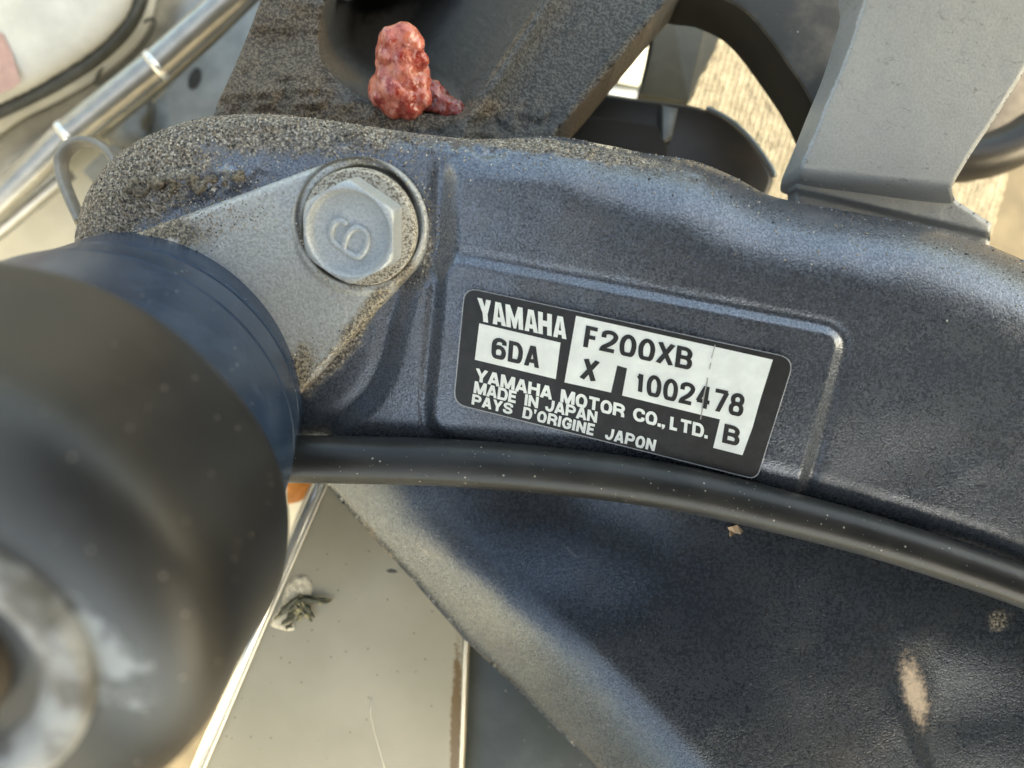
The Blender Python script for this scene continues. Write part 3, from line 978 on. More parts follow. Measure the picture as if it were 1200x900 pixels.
def glyphs(text, TL, TR, BR, BL, mat, name, Wd=0.62, st=0.19, gap=0.15, dz=1.35, spw=0.5):
    V = []; F = []; zi = []
    x = 0.0; first = True
    for ch in text:
        if ch == ' ': x += spw; continue
        w = {'I': st, 'M': Wd * 1.22, '1': Wd * 0.66, '.': st, ',': st, "'": st, 'L': Wd * .78, 'F': Wd * .86, 'E': Wd * .9, 'J': Wd * .86}.get(ch, Wd)
        if ch in ".,'":
            b = len(V)
            if ch == '.': q = [(0, 0), (st, 0), (st, st * 1.1), (0, st * 1.1)]
            elif ch == ',': q = [(0, -0.12), (st * .5, -.1), (st, st * .3), (st, st * 1.1), (0, st * 1.1), (0, .02), (st * .4, .0)]
            else: q = [(st * .25, .62), (st * .7, .62), (st, 1), (0, 1)]
            V += [(x + p[0], p[1]) for p in q]; zi += [0] * len(q); F.append(list(range(b, b + len(q))))
        else:
            iw, ih = w - st, 1 - st
            for si, (pts, rad) in enumerate(GL[ch]):
                P = [(p[0] * iw + st / 2, p[1] * ih + st / 2) for p in pts]
                P = rpath(P, rad if not isinstance(rad, (list, tuple)) else list(rad))
                Q = [P[0]]
                for p in P[1:]:
                    if np.linalg.norm(p - Q[-1]) > 1e-4: Q.append(p)
                P = Q; n = len(P); b = len(V)
                closed = np.linalg.norm(P[0] - P[-1]) < 1e-6
                for i in range(n):
                    t0 = P[i] - P[i - 1] if i > 0 else (P[i] - P[-2] if closed else P[1] - P[0])
                    t1 = P[i + 1] - P[i] if i < n - 1 else (P[1] - P[0] if closed else P[-1] - P[-2])
                    t0 = t0 / np.linalg.norm(t0); t1 = t1 / np.linalg.norm(t1)
                    n0 = np.array([-t0[1], t0[0]]); n1 = np.array([-t1[1], t1[0]])
                    m = n0 + n1
                    if np.linalg.norm(m) < 1e-3: m = n0
                    m = m / np.linalg.norm(m); k = 1 / max(m @ n0, 0.42)
                    for s_ in (1, -1):
                        q = P[i] + s_ * m * k * st / 2
                        if n == 2 and abs(t0[1]) > 0.3:          # straight stroke: cut square on the base and cap line
                            if q[1] > 1: q = q + t0 * (1 - q[1]) / t0[1]
                            if q[1] < 0: q = q - t0 * q[1] / t0[1]
                        V.append((x + q[0], min(1.0, max(0.0, q[1])))); zi.append(si * 0.03)
                for i in range(n - 1): F.append([b + 2 * i, b + 2 * i + 1, b + 2 * i + 3, b + 2 * i + 2])
        x += w + gap
    place(np.array(V), F, TL, TR, BR, BL, mat, name, dz, zi)
def place(v, F, TL, TR, BR, BL, mat, name, dz, zi=None):
    mn, mx = v.min(0), v.max(0)
    mn = np.array([mn[0], 0.0]); mx = np.array([mx[0], 1.0])
    uv = (v - mn) / (mx - mn)
    TL, TR, BR, BL = [np.array(q, float) for q in (TL, TR, BR, BL)]
    V = []
    for i_, (a, c) in enumerate(uv):
        p = (TL * (1 - a) + TR * a) * c + (BL * (1 - a) + BR * a) * (1 - c)
        x, y = zc(p)
        V.append(C(x, y, lz(x, y) + dz + (zi[i_] if zi else 0)))
    o = mesh(name, V, F, mat, label, smooth=False, flip=False)
    bm = bmesh.new(); bm.from_mesh(o.data); bm.normal_update()
    bmesh.ops.reverse_faces(bm, faces=[f for f in bm.faces if f.normal.z < 0]); bm.to_mesh(o.data); bm.free()
    return o

# heavy block capitals of the maker's name, drawn letter by letter (unit box, y up)
def logo_letters():
    Y_ = [(0, 1), (.36, 1), (.5, .66), (.64, 1), (1, 1), (.68, .36), (.68, 0), (.32, 0), (.32, .36)]
    A_ = [[(0, 0), (.30, 1), (.70, 1), (.50, .80), (.42, .40), (.33, 0)], [(.70, 1), (1, 0), (.67, 0), (.58, .40), (.50, .80)],
          [(.40, .34), (.60, .34), (.62, .15), (.38, .15)]]
    M_ = [[(0, 0), (0, 1), (.27, 1), (.27, 0)], [(.73, 0), (.73, 1), (1, 1), (1, 0)], [(.27, 1), (.5, .45), (.5, .0), (.42, 0), (.27, .5)],
          [(.73, 1), (.73, .5), (.58, 0), (.5, 0), (.5, .45)]]
    H_ = [[(0, 0), (0, 1), (.34, 1), (.34, 0)], [(.66, 0), (.66, 1), (1, 1), (1, 0)], [(.34, .38), (.34, .64), (.66, .64), (.66, .38)]]
    L = {'Y': [Y_], 'A': A_, 'M': M_, 'H': H_}
    wd = {'Y': 1.0, 'A': 1.0, 'M': 1.25, 'H': 1.0}
    V = []; F = []; x = 0
    for ch in 'YAMAHA':
        for poly in L[ch]:
            b = len(V)
            V += [(x + p[0] * wd[ch], p[1]) for p in poly]
            F.append(list(range(b, b + len(poly))))
        x += wd[ch] + (0.02 if ch in 'YA' else 0.10)
    return np.array(V), F
v_, F_ = logo_letters()
place(v_, F_, (112, 82), (413, 150), (411, 222), (118, 160), M_lab_white, 'maker_name', 1.35)
glyphs('6DA', (163, 212), (325, 250), (319, 319), (158, 283), M_lab_black, 'model_code', 0.60, 0.185, 0.085)
glyphs('F200XB', (477, 175), (838, 254), (829, 326), (466, 247), M_lab_black, 'model_lettering', 0.62, 0.18, 0.075)
glyphs('X', (470, 284), (524, 295), (508, 366), (453, 353), M_lab_black, 'type_letter', 0.62, 0.20, 0.13)
glyphs('1002478', (648, 330), (1013, 408), (999, 483), (643, 401), M_lab_black, 'serial_number', 0.58, 0.175, 0.075)
glyphs('B', (941, 504), (996, 517), (988, 581), (931, 567), M_lab_black, 'suffix_letter', 0.70, 0.20, 0.13)
glyphs('YAMAHA  MOTOR  CO., LTD.', (108, 317), (887, 510), (883, 555), (104, 361), M_lab_white, 'company_line', 0.80, 0.225, 0.055, spw=0.26)
glyphs('MADE  IN  JAPAN', (104, 361), (516, 463), (512, 503), (99, 402), M_lab_white, 'origin_line', 0.80, 0.225, 0.055, spw=0.26)
glyphs("PAYS  D'ORIGINE  JAPON", (97, 404), (713, 558), (705, 598), (92, 440), M_lab_white, 'french_origin_line', 0.74, 0.22, 0.09, spw=0.36)
# hairline crack across the print
cr = [(908, 240), (903, 262), (897, 285), (894, 300), (889, 322), (884, 350), (880, 372), (873, 402), (868, 430), (864, 462), (860, 490)]
V = []; F = []
for i, p in enumerate(cr):
    for s_ in (-1, 1):
        w_ = (1.6 + random.uniform(-0.7, 1.1)) if i < 11 else 0.8
        x, y = zc((p[0] + s_ * w_, p[1])); V.append(C(x, y, lz(x, y) + 1.7))
for i in range(len(cr) - 1):
    if i in (2, 4): continue
    F.append((2 * i, 2 * i + 1, 2 * i + 3, 2 * i + 2))
mesh('crack', V, F, M_crease, label)

# ------------------------------------------------------------------ hose lying under the arm
HP = [(200, 548), (270, 540), (345, 538), (420, 539), (500, 541), (570, 545), (640, 551), (720, 560), (800, 573), (860, 586), (900, 596), (1000, 622), (1100, 653), (1200, 688), (1290, 724), (1400, 772)]
hp = catmull(HP, 6, False)
hr = 28 - 3.5 * sm(620, 1150, hp[:, 0])
hpts = [C(x, y, -20 + 0.0 * x) for x, y in hp]
o = tube('rubber_hose', hpts, (hr * (D + 20) / D).tolist(), M_hose, None, 40)
tag(o, 'dusty black rubber hose running along the underside of the grey bracket arm', 'hose')

# ------------------------------------------------------------------ tilt tube end with its boot, sleeve and nut at the left
tb = empty('tilt_tube', C(178, 455, -60))
tag(tb, 'thick black rubber ended tube with blue black sleeve standing out of the silver plate', 'tilt tube')
A0 = C(175, 455, -40); R0 = C(40, 592, 200); N0 = C(-100, 778, 385)
ax = np.array([0.03, 0.40, 0.915])
def lerp(a, b, t): return a * (1 - t) + b * t
rs = []
for t, r in ((-0.1, 186), (0.10, 189), (0.15, 190.5), (0.17, 190), (0.175, 187), (0.185, 187), (0.19, 191), (0.36, 197), (0.395, 198), (0.405, 194.5), (0.415, 194.5), (0.425, 199.5), (0.6, 203), (0.8, 207), (1.0, 211)):
    rs.append((lerp(A0, R0, t), r))
loft('sleeve', rs, ax, M_sleeve, tb, 128)
rs = []
for t, r in ((0, 205), (0, 226), (0.006, 228.5), (0.03, 229.5), (0.08, 229), (0.2, 224), (0.35, 218), (0.5, 212), (0.62, 208), (0.73, 203), (0.82, 196), (0.89, 184), (0.94, 166), (0.97, 146), (0.985, 122), (0.985, 100)):
    rs.append((lerp(R0, N0, t), r))
loft('rubber_boot', rs, ax, M_boot, tb, 128, wob=lambda a, i: 0.004 * math.sin(3 * a + i * 0.4) + 0.003 * math.sin(7 * a + i))
rs = [(lerp(R0, N0, 0.97), 117), (lerp(R0, N0, 1.03), 117), (lerp(R0, N0, 1.06), 112), (lerp(R0, N0, 1.07), 103), (lerp(R0, N0, 1.06), 94), (lerp(R0, N0, 1.02), 84), (lerp(R0, N0, 0.97), 78), (lerp(R0, N0, 0.93), 50)]
loft('end_ring', rs, ax, M_corr, tb, 96)
rs = [(lerp(R0, N0, 0.9), 62), (lerp(R0, N0, 1.05), 60), (lerp(R0, N0, 1.10), 54), (lerp(R0, N0, 1.12), 30)]
loft('end_plug', rs, ax, simple('brown plug', (0.12, 0.095, 0.07), 0.5), tb, 48)

# ------------------------------------------------------------------ coral grease squeezed out in the cavity
def blob_chain(name, items, mat, parent=None, sub=2, lump=3.0, seed=1):
    bm = bmesh.new()
    for (p, r) in items:
        m = bmesh.ops.create_icosphere(bm, subdivisions=3, radius=r)
        for v in m['verts']: v.co += Vector(p)
    V = [v.co[:] for v in bm.verts]; F = [[v.index for v in f.verts] for f in bm.faces]
    bm.free()
    o = mesh(name, V, F, mat, parent, flip=True)
    md = o.modifiers.new('r', 'REMESH'); md.mode = 'VOXEL'; md.voxel_size = 1.6 * S
    tx = bpy.data.textures.new(name + 'n', 'CLOUDS'); tx.noise_scale = 15 * S; tx.noise_depth = 3
    ms = o.modifiers.new('s', 'SMOOTH'); ms.iterations = 20
    d = o.modifiers.new('d', 'DISPLACE'); d.texture = tx; d.strength = lump * S * 2; d.mid_level = 0.42; d.texture_coords = 'GLOBAL'
    dg = bpy.context.evaluated_depsgraph_get()
    me = bpy.data.meshes.new_from_object(o.evaluated_get(dg))
    o.modifiers.clear(); o.data = me
    me.materials.clear(); me.materials.append(mat)
    me.polygons.foreach_set('use_smooth', [True] * len(me.polygons))
    return o
gi = []
for (x, y, z, r) in ((460, 48, -18, 17), (474, 44, -18, 18), (485, 52, -22, 14), (456, 62, -26, 17), (448, 74, -30, 9), (494, 70, -30, 10), (470, 66, -28, 19), (484, 72, -34, 16), (470, 84, -34, 18), (456, 92, -40, 18),
                     (447, 102, -46, 17), (462, 106, -42, 20), (478, 98, -42, 18), (474, 114, -46, 18), (492, 84, -50, 13), (490, 98, -48, 17), (492, 114, -50, 16), (446, 112, -48, 15), (462, 122, -50, 18), (480, 126, -52, 16)):
    gi.append((C(x, y, z), r))
sm_items = [(C(x, y, z), r) for (x, y, z, r) in ((500, 104, -58, 13), (510, 110, -58, 14), (519, 116, -60, 12), (526, 122, -60, 12), (535, 127, -60, 11), (541, 132, -60, 9), (512, 122, -60, 11), (524, 130, -62, 10), (498, 120, -58, 12))]
o = blob_chain('grease_smear', sm_items, grease((0.10, 0.012, 0.01), (0.34, 0.06, 0.045), 'dark grease'), lump=5.0)
tag(o, 'dark red smear of old grease trailing right from the coral lump', 'grease smear')
tag(blob_chain('grease_lump', gi, M_grease, lump=2.2), 'coral red lump of hardened grease in the dark hollow of the casting', 'grease')

# ------------------------------------------------------------------ grey aluminium upright at the right
up = empty('aluminium_post', C(1040, 240, -40))
tag(up, 'pale grey aluminium post with a flared foot standing behind the bracket arm', 'metal post')
def uz(x, y): return -20 + 0.45 * (225 - y)
FACE = [(1040, -60), (1012, 0), (992, 62), (968, 120), (950, 165), (936, 200), (945, 214), (1010, 226), (1110, 241), (1116, 219), (1128, 197), (1147, 167), (1170, 133), (1201, 83), (1240, 20), (1290, -60)]
def face_z(X, Y, d):
    z = uz(X, Y)
    return z - edge_round(d, 5, 4) - 36 * sm(188, 232, Y - 0.10 * (X - 940)) ** 1.5 + 1.2 * fnoise(X, Y, 60, 71, 3)
hfield('upright', catmull(FACE, 5), face_z, 2.2, 62, M_alu, up, bbox=(900, -55, 1300, 260))
def foot_z(X, Y, d):
    z = -52 - 0.35 * (Y - 230) + 0 * X
    return z - edge_round(d, 4, 4) + 0.8 * fnoise(X, Y, 20, 73, 3) - 16 * sm(0, 7, Y - (226 + 0.235 * (X - 960)))
FOOT = [(932, 200), (965, 206), (1110, 220), (1122, 236), (1162, 262), (1158, 300), (1060, 285), (985, 265), (931, 255)]
hfield('foot', np.array(FOOT, float), foot_z, 2.6, 26, M_alu, up)

# ------------------------------------------------------------------ dark arch arm behind the post
AR = [(770, -90), (790, -20), (835, -8), (872, 10), (900, 40), (925, 75), (942, 100), (956, 124), (975, 150), (1020, 100), (1040, 20), (1060, -90)]
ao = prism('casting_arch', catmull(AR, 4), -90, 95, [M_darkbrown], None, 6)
tag(ao, 'dark brown grey cast arch with a black underside curving behind the aluminium post', 'cast arch')
def set_side_material(o, m):
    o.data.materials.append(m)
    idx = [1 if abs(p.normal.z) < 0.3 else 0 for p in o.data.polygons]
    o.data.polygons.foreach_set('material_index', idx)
set_side_material(ao, M_blackgap)  # near black on all side faces

# olive grey tab hanging down behind
o = prism('olive_tab', round_poly([(772, -60), (768, 10), (760, 60), (748, 110), (808, 121), (822, 90), (838, 62), (846, 40), (850, -60)], 3), -420, 30, M_olive, None, 5)
tag(o, 'olive grey flat metal tab seen through the gap left of the arch', 'metal tab')
# white rail bits
wr = empty('boat_rail', C(730, 80, -1100))
tag(wr, 'bright white boat moulding with a dark rubber strip seen through the narrow gap', 'boat moulding')
prism('moulding', [(640, -60), (790, -60), (790, 104), (640, 88)], -1140, 60, M_white, wr, 8)
prism('rubber_strip', [(640, 78), (770, 103), (770, 111), (640, 89)], -1110, 14, M_gasket, wr, 2)
prism('lower_edge', [(640, 93), (800, 114), (800, 128), (640, 106)], -1100, 20, M_trim, wr, 4)

# black moulded ring segment
bs = empty('guard_ring', C(820, 170, -260))
tag(bs, 'black moulded guard with a curved rim highlight between bracket arm and woven dock', 'guard')
OUT = catmull([(600, 98), (680, 103), (740, 112), (790, 118), (822, 124), (852, 138), (876, 158), (896, 184), (908, 207), (900, 232), (888, 262)], 5, False)
poly = list(OUT) + [(700, 280), (600, 240)]
def gz_(x, y): return -240.0 - 0.9 * max(0.0, y - 120 - max(0, (x - 810)) * 0.6) * 0.9
prism('guard_body', poly, -250, 70, M_black, bs, 10, bev_seg=3)
tube('rim_highlight', [C(x, y, -252) for x, y in OUT[21:41]], 3.4, M_rim_glint, bs, 8)  # highlight along the guard's edge, built as a pale strip
prism('guard_shelf', [(640, 128), (700, 136), (770, 146), (782, 170), (790, 230), (640, 230)], -225, 30, M_blackgap, bs, 5)
prism('guard_joint', [(776, 122), (795, 126), (788, 160), (776, 168)], -232, 18, M_greyplate, bs, 4)

# black loop at the far right behind the post
lp = catmull([(1000, 150), (1060, 180), (1110, 188), (1160, 181), (1205, 160), (1250, 120), (1280, 60), (1290, 0)], 6, False)
o = tube('black_loop', [C(x, y, -330) for x, y in lp], 36, M_black, None, 24)
tag(o, 'thick black loop of pipe showing at the right edge behind the aluminium post', 'pipe loop')
o = prism('beige_panel', [(1130, -60), (1290, -60), (1290, 120), (1200, 150), (1150, 156)], -420, 30, simple('beige grey panel', (0.34, 0.30, 0.26), 0.5), None, 8)
tag(o, 'beige grey panel framed by the black loop at the right edge', 'panel')

# ------------------------------------------------------------------ cream panel at the bottom with trim
cp = empty('cream_panel', C(420, 760, -170))
tag(cp, 'speckled cream boat panel with bright aluminium trim and rusty right edge at bottom', 'boat panel')
prism('panel', [(385, 540), (214, 960), (540, 960), (545, 700), (600, 540)], -150, 30, M_gel, cp, 3)
def bar(name, pts, r, mat, parent, **k): return tube(name, [C(*p) for p in pts], r, mat, parent, **k)
bar('trim_strip', [(404, 500, -150), (300, 737, -150), (205, 960, -150)], 8.5, M_trim, cp, seg=16)
bar('edging', [(412, 500, -147), (308, 738, -147), (212, 964, -147)], 2.4, M_cream_edge, cp, seg=8)
bar('white_edge', [(549, 700, -150), (545, 770, -150), (538, 964, -150)], 2.6, M_cream_edge, cp, seg=8)
o = prism('dark_board', [(552, 690), (541, 965), (860, 965), (700, 700)], -205, 20, M_graypanel, None, 3)
tag(o, 'smooth dark grey panel beneath the lower edge of the bracket', 'panel')

# grey hoses and orange tag in the slit beside the boot
o = bar('grey_hose', [(420, 500, -330), (372, 590, -330), (352, 640, -330), (330, 700, -330), (270, 860, -330)], 24, simple('grey hose', (0.26, 0.27, 0.28), 0.35), None, seg=16)
tag(o, 'grey hose glimpsed in the slit between rubber boot and cream panel', 'hose')
o = bar('dark_cable', [(400, 560, -290), (368, 612, -290), (348, 650, -290), (300, 760, -290)], 7, M_black, None, seg=10)
tag(o, 'thin dark cable lying over the grey hose in the slit', 'cable')
o = prism('orange_tag', round_poly([(335, 560), (366, 560), (352, 588), (335, 592)], 4), -300, 14, M_orange, None, 3)
tag(o, 'small orange plastic tag just below the left end of the black hose', 'tag')

# ------------------------------------------------------------------ top left: hull, rails, plates
hz = -420
o = prism('boat_deck', [(-200, 150), (-200, 700), (420, 700), (420, 100), (200, 100)], -560, 40, M_floor, None, 10)
tag(o, 'sunny cream boat deck glimpsed left of the bracket and above the rubber boot', 'deck')
def hull_z(X, Y, d):
    return hz + 60 - edge_round(d, 60, 46) + 4 * fnoise(X, Y, 90, 81, 2)
HUL = catmull([(-140, 190), (0, 124), (34, 108), (70, 88), (110, 62), (140, 34), (156, 8), (166, -30), (170, -90), (0, -120), (-180, -90)], 5)
hb = empty('boat_hull', C(60, 30, hz))
tag(hb, 'cream boat hull with a faded pink mark and dark gasket widened to hold its shadow band in the top left corner', 'hull')
hfield('hull_skin', HUL, hull_z, 5, 60, M_hull, hb)
tube('gasket_and_shadow', [C(x, y, hz + 12) for x, y in catmull([(-140, 196), (0, 130), (34, 114), (70, 95), (112, 68), (144, 38), (162, 8), (172, -30)], 5, False)], 12, M_gasket, hb, 10)  # thicker than the gasket alone, takes in its dark shadow band
mesh('pink_mark', [C(x, y, hz + 61.5) for x, y in [(-40, 20), (4, 40), (14, 62), (24, 96), (14, 104), (-40, 126)]], [(0, 1, 2, 3, 4, 5)], M_pink, hb)

rl = empty('reflective_plate', C(150, 90, -440))
tag(rl, 'shiny stainless plate with a dark oval groove beside the hull corner', 'steel plate')
prism('plate', [(-60, 200), (40, 130), (120, 85), (160, 30), (175, -60), (330, -60), (250, 30), (130, 130), (20, 215)], -470, 16, M_steel, rl, 4)
ov = [(182, 26, 0), (176, 22, 0), (160, 32, 0), (140, 52, 0), (122, 76, 0), (112, 96, 0), (118, 98, 0), (140, 82, 0), (160, 62, 0), (174, 44, 0)]
tube('oval_groove', [C(x, y, -452) for x, y, _ in [(p[0], p[1], 0) for p in catmull([(a, b) for a, b, c in ov], 4)]], 2.4, M_gasket, rl, 8, closed=True)

def rail(name, pts, r, lab, joints=()):
    e = empty(name, C(pts[0][0], pts[0][1], pts[0][2] - r)); tag(e, lab, 'rail', 'steel rails crossing the top left corner')
    P = [C(*p) for p in pts]
    tube('pipe', P, r, M_steel, e, 24)
    for (x, y, z, dx, dy) in joints:
        c = C(x, y, z); dv = np.array([dx, dy, 0.0]); dv /= np.linalg.norm(dv)
        tube('joint_ring', [c - dv * 6, c + dv * 6], r + 1.6, M_trim, e, 24)
    return e
rail('steel_rail', [(-120, 330, -330), (0, 236, -330), (80, 158, -330), (183, 76, -330), (262, 6, -330), (330, -60, -330)], 24,
     'upper thick stainless rail with two bright joint rings in the top left corner', [(80, 158, -330, 103, -82), (183, 76, -330, 103, -82)])
rail('steel_rail', [(-120, 350, -400), (0, 268, -400), (72, 207, -400), (80, 201, -400)], 15,
     'thinner dull rail running just below the thick stainless rail')
gp = empty('grey_bracket_plate', C(210, 110, -480))
tag(gp, 'flat grey metal plate with one oval hole, left of the grimy casting', 'metal plate')
prism('plate', [(95, 200), (160, 140), (235, 60), (330, -60), (420, -60), (380, 230), (150, 260)], -470, 14, M_greyplate, gp, 4)
mesh('hole', [C(228 + 7 * math.cos(a) - 5 * math.sin(a) * 0.8, 92 + 6 * math.cos(a) * 0.2 + 13 * math.sin(a), -468.5) for a in np.linspace(0, 2 * math.pi, 20, endpoint=False)], [tuple(range(20))], M_blackgap, gp)
o = tube('shadow_bar', [C(x, y, -370) for x, y in ((112, 152), (184, 94), (244, 40), (324, -38))], 17, M_steel_dark, None, 12)  # dark bar in place of the shade band below the rail
o.name = 'rail_shadow_bar'; tag(o, 'dark bar standing for the shade band under the stainless rail, beside the grey plate', 'bar')
prism('fitting', catmull([(128, 118), (150, 106), (170, 112), (172, 132), (166, 150), (176, 166), (140, 172), (120, 152)], 3), -440, 26, M_steel_dark, gp, 5)
# loop strap
lpp = [(96, 262), (84, 236), (74, 210), (72, 188), (82, 172), (100, 166), (120, 172), (134, 186), (140, 205)]
pts = [C(x, y, -120) for x, y in catmull(lpp, 5, False)]
o = tube('strap_loop', pts, 6.5, simple('grey strap', (0.25, 0.24, 0.215), 0.45, 0.3), None, 12, flat=2.2)
tag(o, 'small grey loop of strap sticking out behind the rounded left end of the bracket', 'strap loop')

# ================================================================== SMALL DETAILS
OCT = np.array([(1, 0, 0), (-1, 0, 0), (0, 1, 0), (0, -1, 0), (0, 0, 1), (0, 0, -1)], float)
OF = [(0, 2, 4), (2, 1, 4), (1, 3, 4), (3, 0, 4), (2, 0, 5), (1, 2, 5), (3, 1, 5), (0, 3, 5)]
def grains(name, P, rad, mats, pick, lab=None):
    V = []; F = []; fm = []
    for i, p in enumerate(P):
        b = len(V)
        q = OCT * (rad[i] * rng.uniform(0.6, 1.2, (6, 1)))
        a = rng.uniform(0, 6.28); c_, s_ = math.cos(a), math.sin(a)
        q = q @ np.array([[c_, -s_, 0], [s_, c_, 0], [0, 0, 1]])
        V.append(q + p); F += [tuple(len(OCT) * i + k for k in f) for f in OF]; fm += [pick[i]] * 8
    o = mesh(name, np.concatenate(V), F, mats, None, smooth=False, fmat=fm)
    bm = bmesh.new(); bm.from_mesh(o.data); bmesh.ops.recalc_face_normals(bm, faces=bm.faces); bm.to_mesh(o.data); bm.free()
    o['kind'] = 'stuff'
    return o
def scatter(zf, poly, n, dens, rlo, rhi, excl=None):
    lo, hi = poly.min(0), poly.max(0)
    X = rng.uniform(lo[0], hi[0], n); Y = rng.uniform(lo[1], hi[1], n)
    keep = inside(X, Y, poly) & (rng.random(n) < dens(X, Y))
    if excl is not None: keep &= ~excl(X, Y)
    X, Y = X[keep], Y[keep]
    d, _, _ = sdf(X, Y, poly)
    Z = zf(X, Y, d)
    P = Cv(X, Y, Z)
    r = rng.uniform(rlo, rhi, len(X)) ** 1.0
    P[:, 2] += r * 0.3
    return P, r
def dens_arm(X, Y):
    a = np.exp(-(((X - 165) / 110) ** 2 + ((Y - 225) / 80) ** 2)) * 1.3
    topd, _, _ = seg_dist(X, Y, catmull(ARM_TOP, 3, False), False)
    b = 0.75 * np.exp(-(topd / 17) ** 2) * sm(900, 620, X)
    c = 0.10 * np.exp(-(topd / 45) ** 2)
    e = 0.5 * np.exp(-((np.hypot(X - 424, Y - 264) - 86) / 9) ** 2)
    return np.clip(a + b + c + e, 0, 1) * (0.35 + 0.9 * (vnoise(X, Y, 40, 91) + 0.5))
P, r = scatter(arm_z, ARM, 90000, dens_arm, 0.6, 1.6, lambda x, y: inside(x, y, PLATE))
grains('sand_grains', P, r, [M_s1, M_s2, M_s3], rng.choice(3, len(P), p=[0.55, 0.3, 0.15]))
def dens_plate(X, Y):
    a = 0.95 * np.exp(-(((X - 215) / 75) ** 2 + ((Y - 265 + 0.15 * (X - 215)) / 26) ** 2))
    ed, _, _ = sdf(X, Y, PLATE)
    b = 0.9 * np.exp(-(ed / 9) ** 2) * sm(330, 440, Y)
    c = 0.5 * np.exp(-((np.hypot(X - 424, Y - 264) - 73) / 6) ** 2)
    e = 0.6 * np.exp(-((X - 372) / 30) ** 2 - ((Y - 425) / 40) ** 2)
    return np.clip(a + b + c + e, 0, 1) * (0.2 + 1.1 * (vnoise(X, Y, 22, 93) + 0.5))
P, r = scatter(plate_z, PLATE, 40000, dens_plate, 0.5, 1.3)
grains('plate_grit', P, r, [M_s1, M_s2, M_s3], rng.choice(3, len(P), p=[0.7, 0.2, 0.1]))
# caked lumps on the boss
items = []
for i in range(46):
    x = 150 + 140 * random.random(); y = 224 - (x - 150) * 0.12 + random.gauss(0, 6)
    z = float(arm_z(np.array([x]), np.array([y]), np.array([50.0]))[0])
    items.append((C(x, y, z), random.uniform(2.5, 7)))
M_crust = galv('dirt crust', (0.06, 0.052, 0.042), (0.26, 0.22, 0.16), 0.85, 0.0, 3.5, 3.0, False)
o = blob_chain('dirt_crust', items, M_crust, lump=3.0); o['kind'] = 'stuff'

# dust specks on hose and paint
P = []; r = []
for i in range(230):
    k = rng.integers(10, len(hpts) - 8); a = rng.uniform(-1.25, 1.25)
    t, u, v = frame_of(hpts[k + 1] - hpts[k])
    rr = hr[k] * (D + 20) / D
    side = np.cross(t, [0, 0, 1.0]); side /= np.linalg.norm(side)
    P.append(hpts[k] + (hpts[k + 1] - hpts[k]) * rng.random() + rr * (math.cos(a) * np.array([0, 0, 1.0]) + math.sin(a) * side)); r.append(rng.uniform(0.3, 0.8) ** 1.3)
grains('dust_specks', P, r, [M_s2, M_s1], rng.choice(2, len(P), p=[0.7, 0.3]))
P, r = scatter(low_z, LOW, 2600, lambda X, Y: 0.25 + 0 * X, 0.25, 0.7)
P2, r2 = scatter(arm_z, ARM, 1500, lambda X, Y: 0.35 + 0 * X, 0.25, 0.7, lambda x, y: inside(x, y, PLATE) | inside(x, y, PAD))
P = np.concatenate([P, P2]); r = np.concatenate([r, r2])
grains('dust_specks', P, r, [M_s2, M_s1], rng.choice(2, len(P), p=[0.7, 0.3]))

# dry leaf scrap below the hose
lv = [(852, 618), (858, 617), (864, 615), (871, 622), (868, 626), (862, 625), (857, 629), (855, 628), (855, 622)]
zl = float(low_z(np.array([862.0]), np.array([622.0]), np.array([50.0]))[0])
o = prism('leaf_scrap', lv, lambda x, y: zl + 3 + 2.5 * math.sin(x * 0.8) + 0.2 * (y - 622), 0.8, M_brownleaf, None, 0)
tag(o, 'tiny pale brown scrap of dry leaf just below the black hose', 'leaf scrap')
o = prism('dark_seed', [(453, 669), (458, 667.5), (463, 669), (466, 671), (460, 671.5), (455, 671)], -149, 2, M_gasket, None, 0)
tag(o, 'tiny dark seed on the cream panel beside the bracket edge', 'seed')

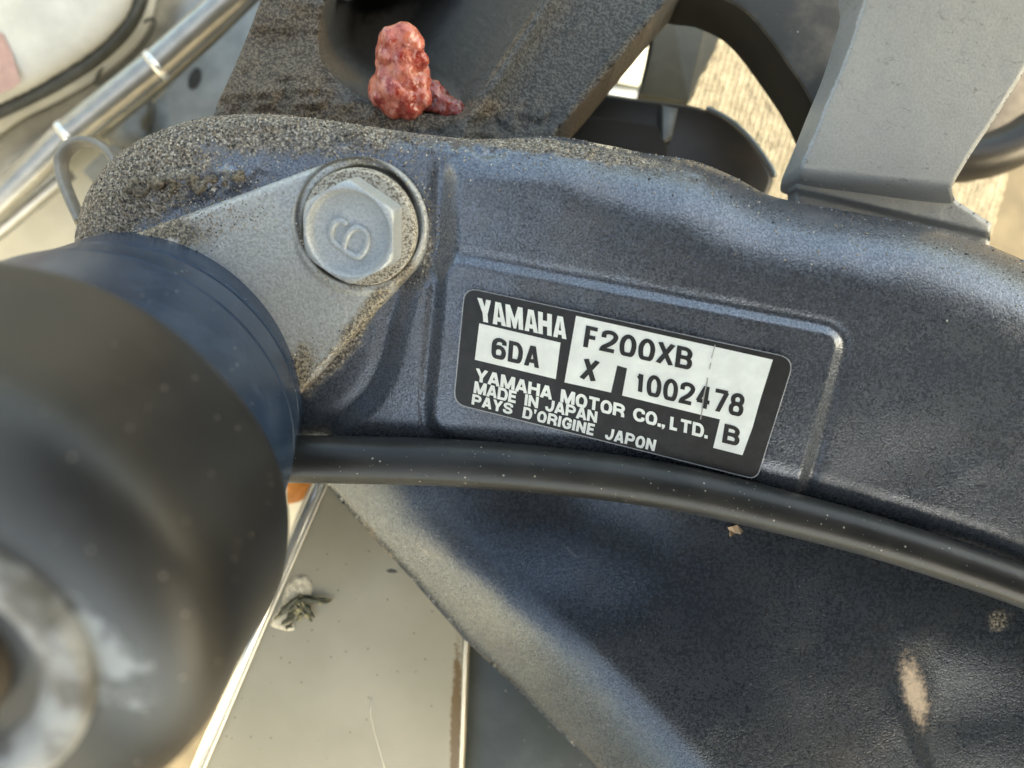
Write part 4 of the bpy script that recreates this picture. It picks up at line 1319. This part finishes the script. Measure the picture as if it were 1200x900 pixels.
# squashed plant shreds on the cream panel
M_weed = [simple('weed shred dark', (0.05, 0.052, 0.03), 0.5, var=0.4, cell=4), simple('weed shred straw', (0.20, 0.185, 0.10), 0.5, var=0.3, cell=4)]
def weed_residue():
    n = NT('dried residue')
    g = n.noise(8, 4, 0.7)
    return n.out(n.mix(n.ramp(g, 0.4, 0.6), (0.40, 0.37, 0.29), (0.60, 0.56, 0.46)), 0.3, 0, n.bump(g, 0.8, 3))
wd = empty('plant_debris', C(350, 712, -150))
tag(wd, 'squashed dark green plant debris with dried residue on the cream panel', 'plant debris')
res = catmull([(334, 690), (345, 676), (358, 674), (366, 688), (362, 700), (350, 712), (340, 722), (345, 738), (330, 738), (316, 732), (322, 718), (330, 706)], 4)
zr = np.array(res); 
def res_z(X, Y, d): return -149.5 + np.clip(d, 0, 4) * 0.6 + 1.5 * fnoise(X, Y, 6, 95, 2) * sm(0, 4, d)
hfield('residue', res, res_z, 1.5, 0.5, weed_residue(), wd)
V = []; F = []; fm = []
bar('hair_scratch', [(436, 818, -149.6), (434, 835, -149.6), (438, 855, -149.6), (445, 880, -149.6), (452, 905, -149.6)], 0.5, M_cream_edge, cp, seg=6)
shapes = [((322, 726), (350, 700), 9), ((336, 716), (358, 700), 10), ((346, 704), (390, 703), 8), ((350, 696), (378, 708), 7), ((334, 728), (352, 712), 10), ((346, 708), (366, 728), 9),
          ((354, 706), (368, 724), 8), ((330, 732), (346, 722), 7), ((348, 728), (356, 716), 8), ((356, 700), (388, 706), 6), ((335, 738), (343, 730), 6)]
for (a, b, w_) in shapes:
    a = np.array(a, float); b = np.array(b, float); dv = (b - a); L = np.linalg.norm(dv); dv /= L; nv = np.array([-dv[1], dv[0]])
    base = len(V); z0 = -148 + random.uniform(1, 6)
    for i in range(6):
        t = i / 5; ww = w_ * math.sin(math.pi * (0.12 + 0.8 * t)) * random.uniform(0.6, 1.1)
        c = a + dv * L * t + nv * random.uniform(-1.5, 1.5)
        V.append(C(*(c + nv * ww * 0.5), z0 + random.uniform(-1, 1.5))); V.append(C(*c, z0 + 1.8)); V.append(C(*(c - nv * ww * 0.5), z0 + random.uniform(-1.5, 1)))
    for i in range(5):
        q = base + 3 * i
        F += [(q, q + 1, q + 4, q + 3), (q + 1, q + 2, q + 5, q + 4)]; m_ = int(random.random() < 0.35); fm += [m_, m_]
mesh('leaf_shreds', V, F, M_weed, wd, smooth=False, fmat=fm)
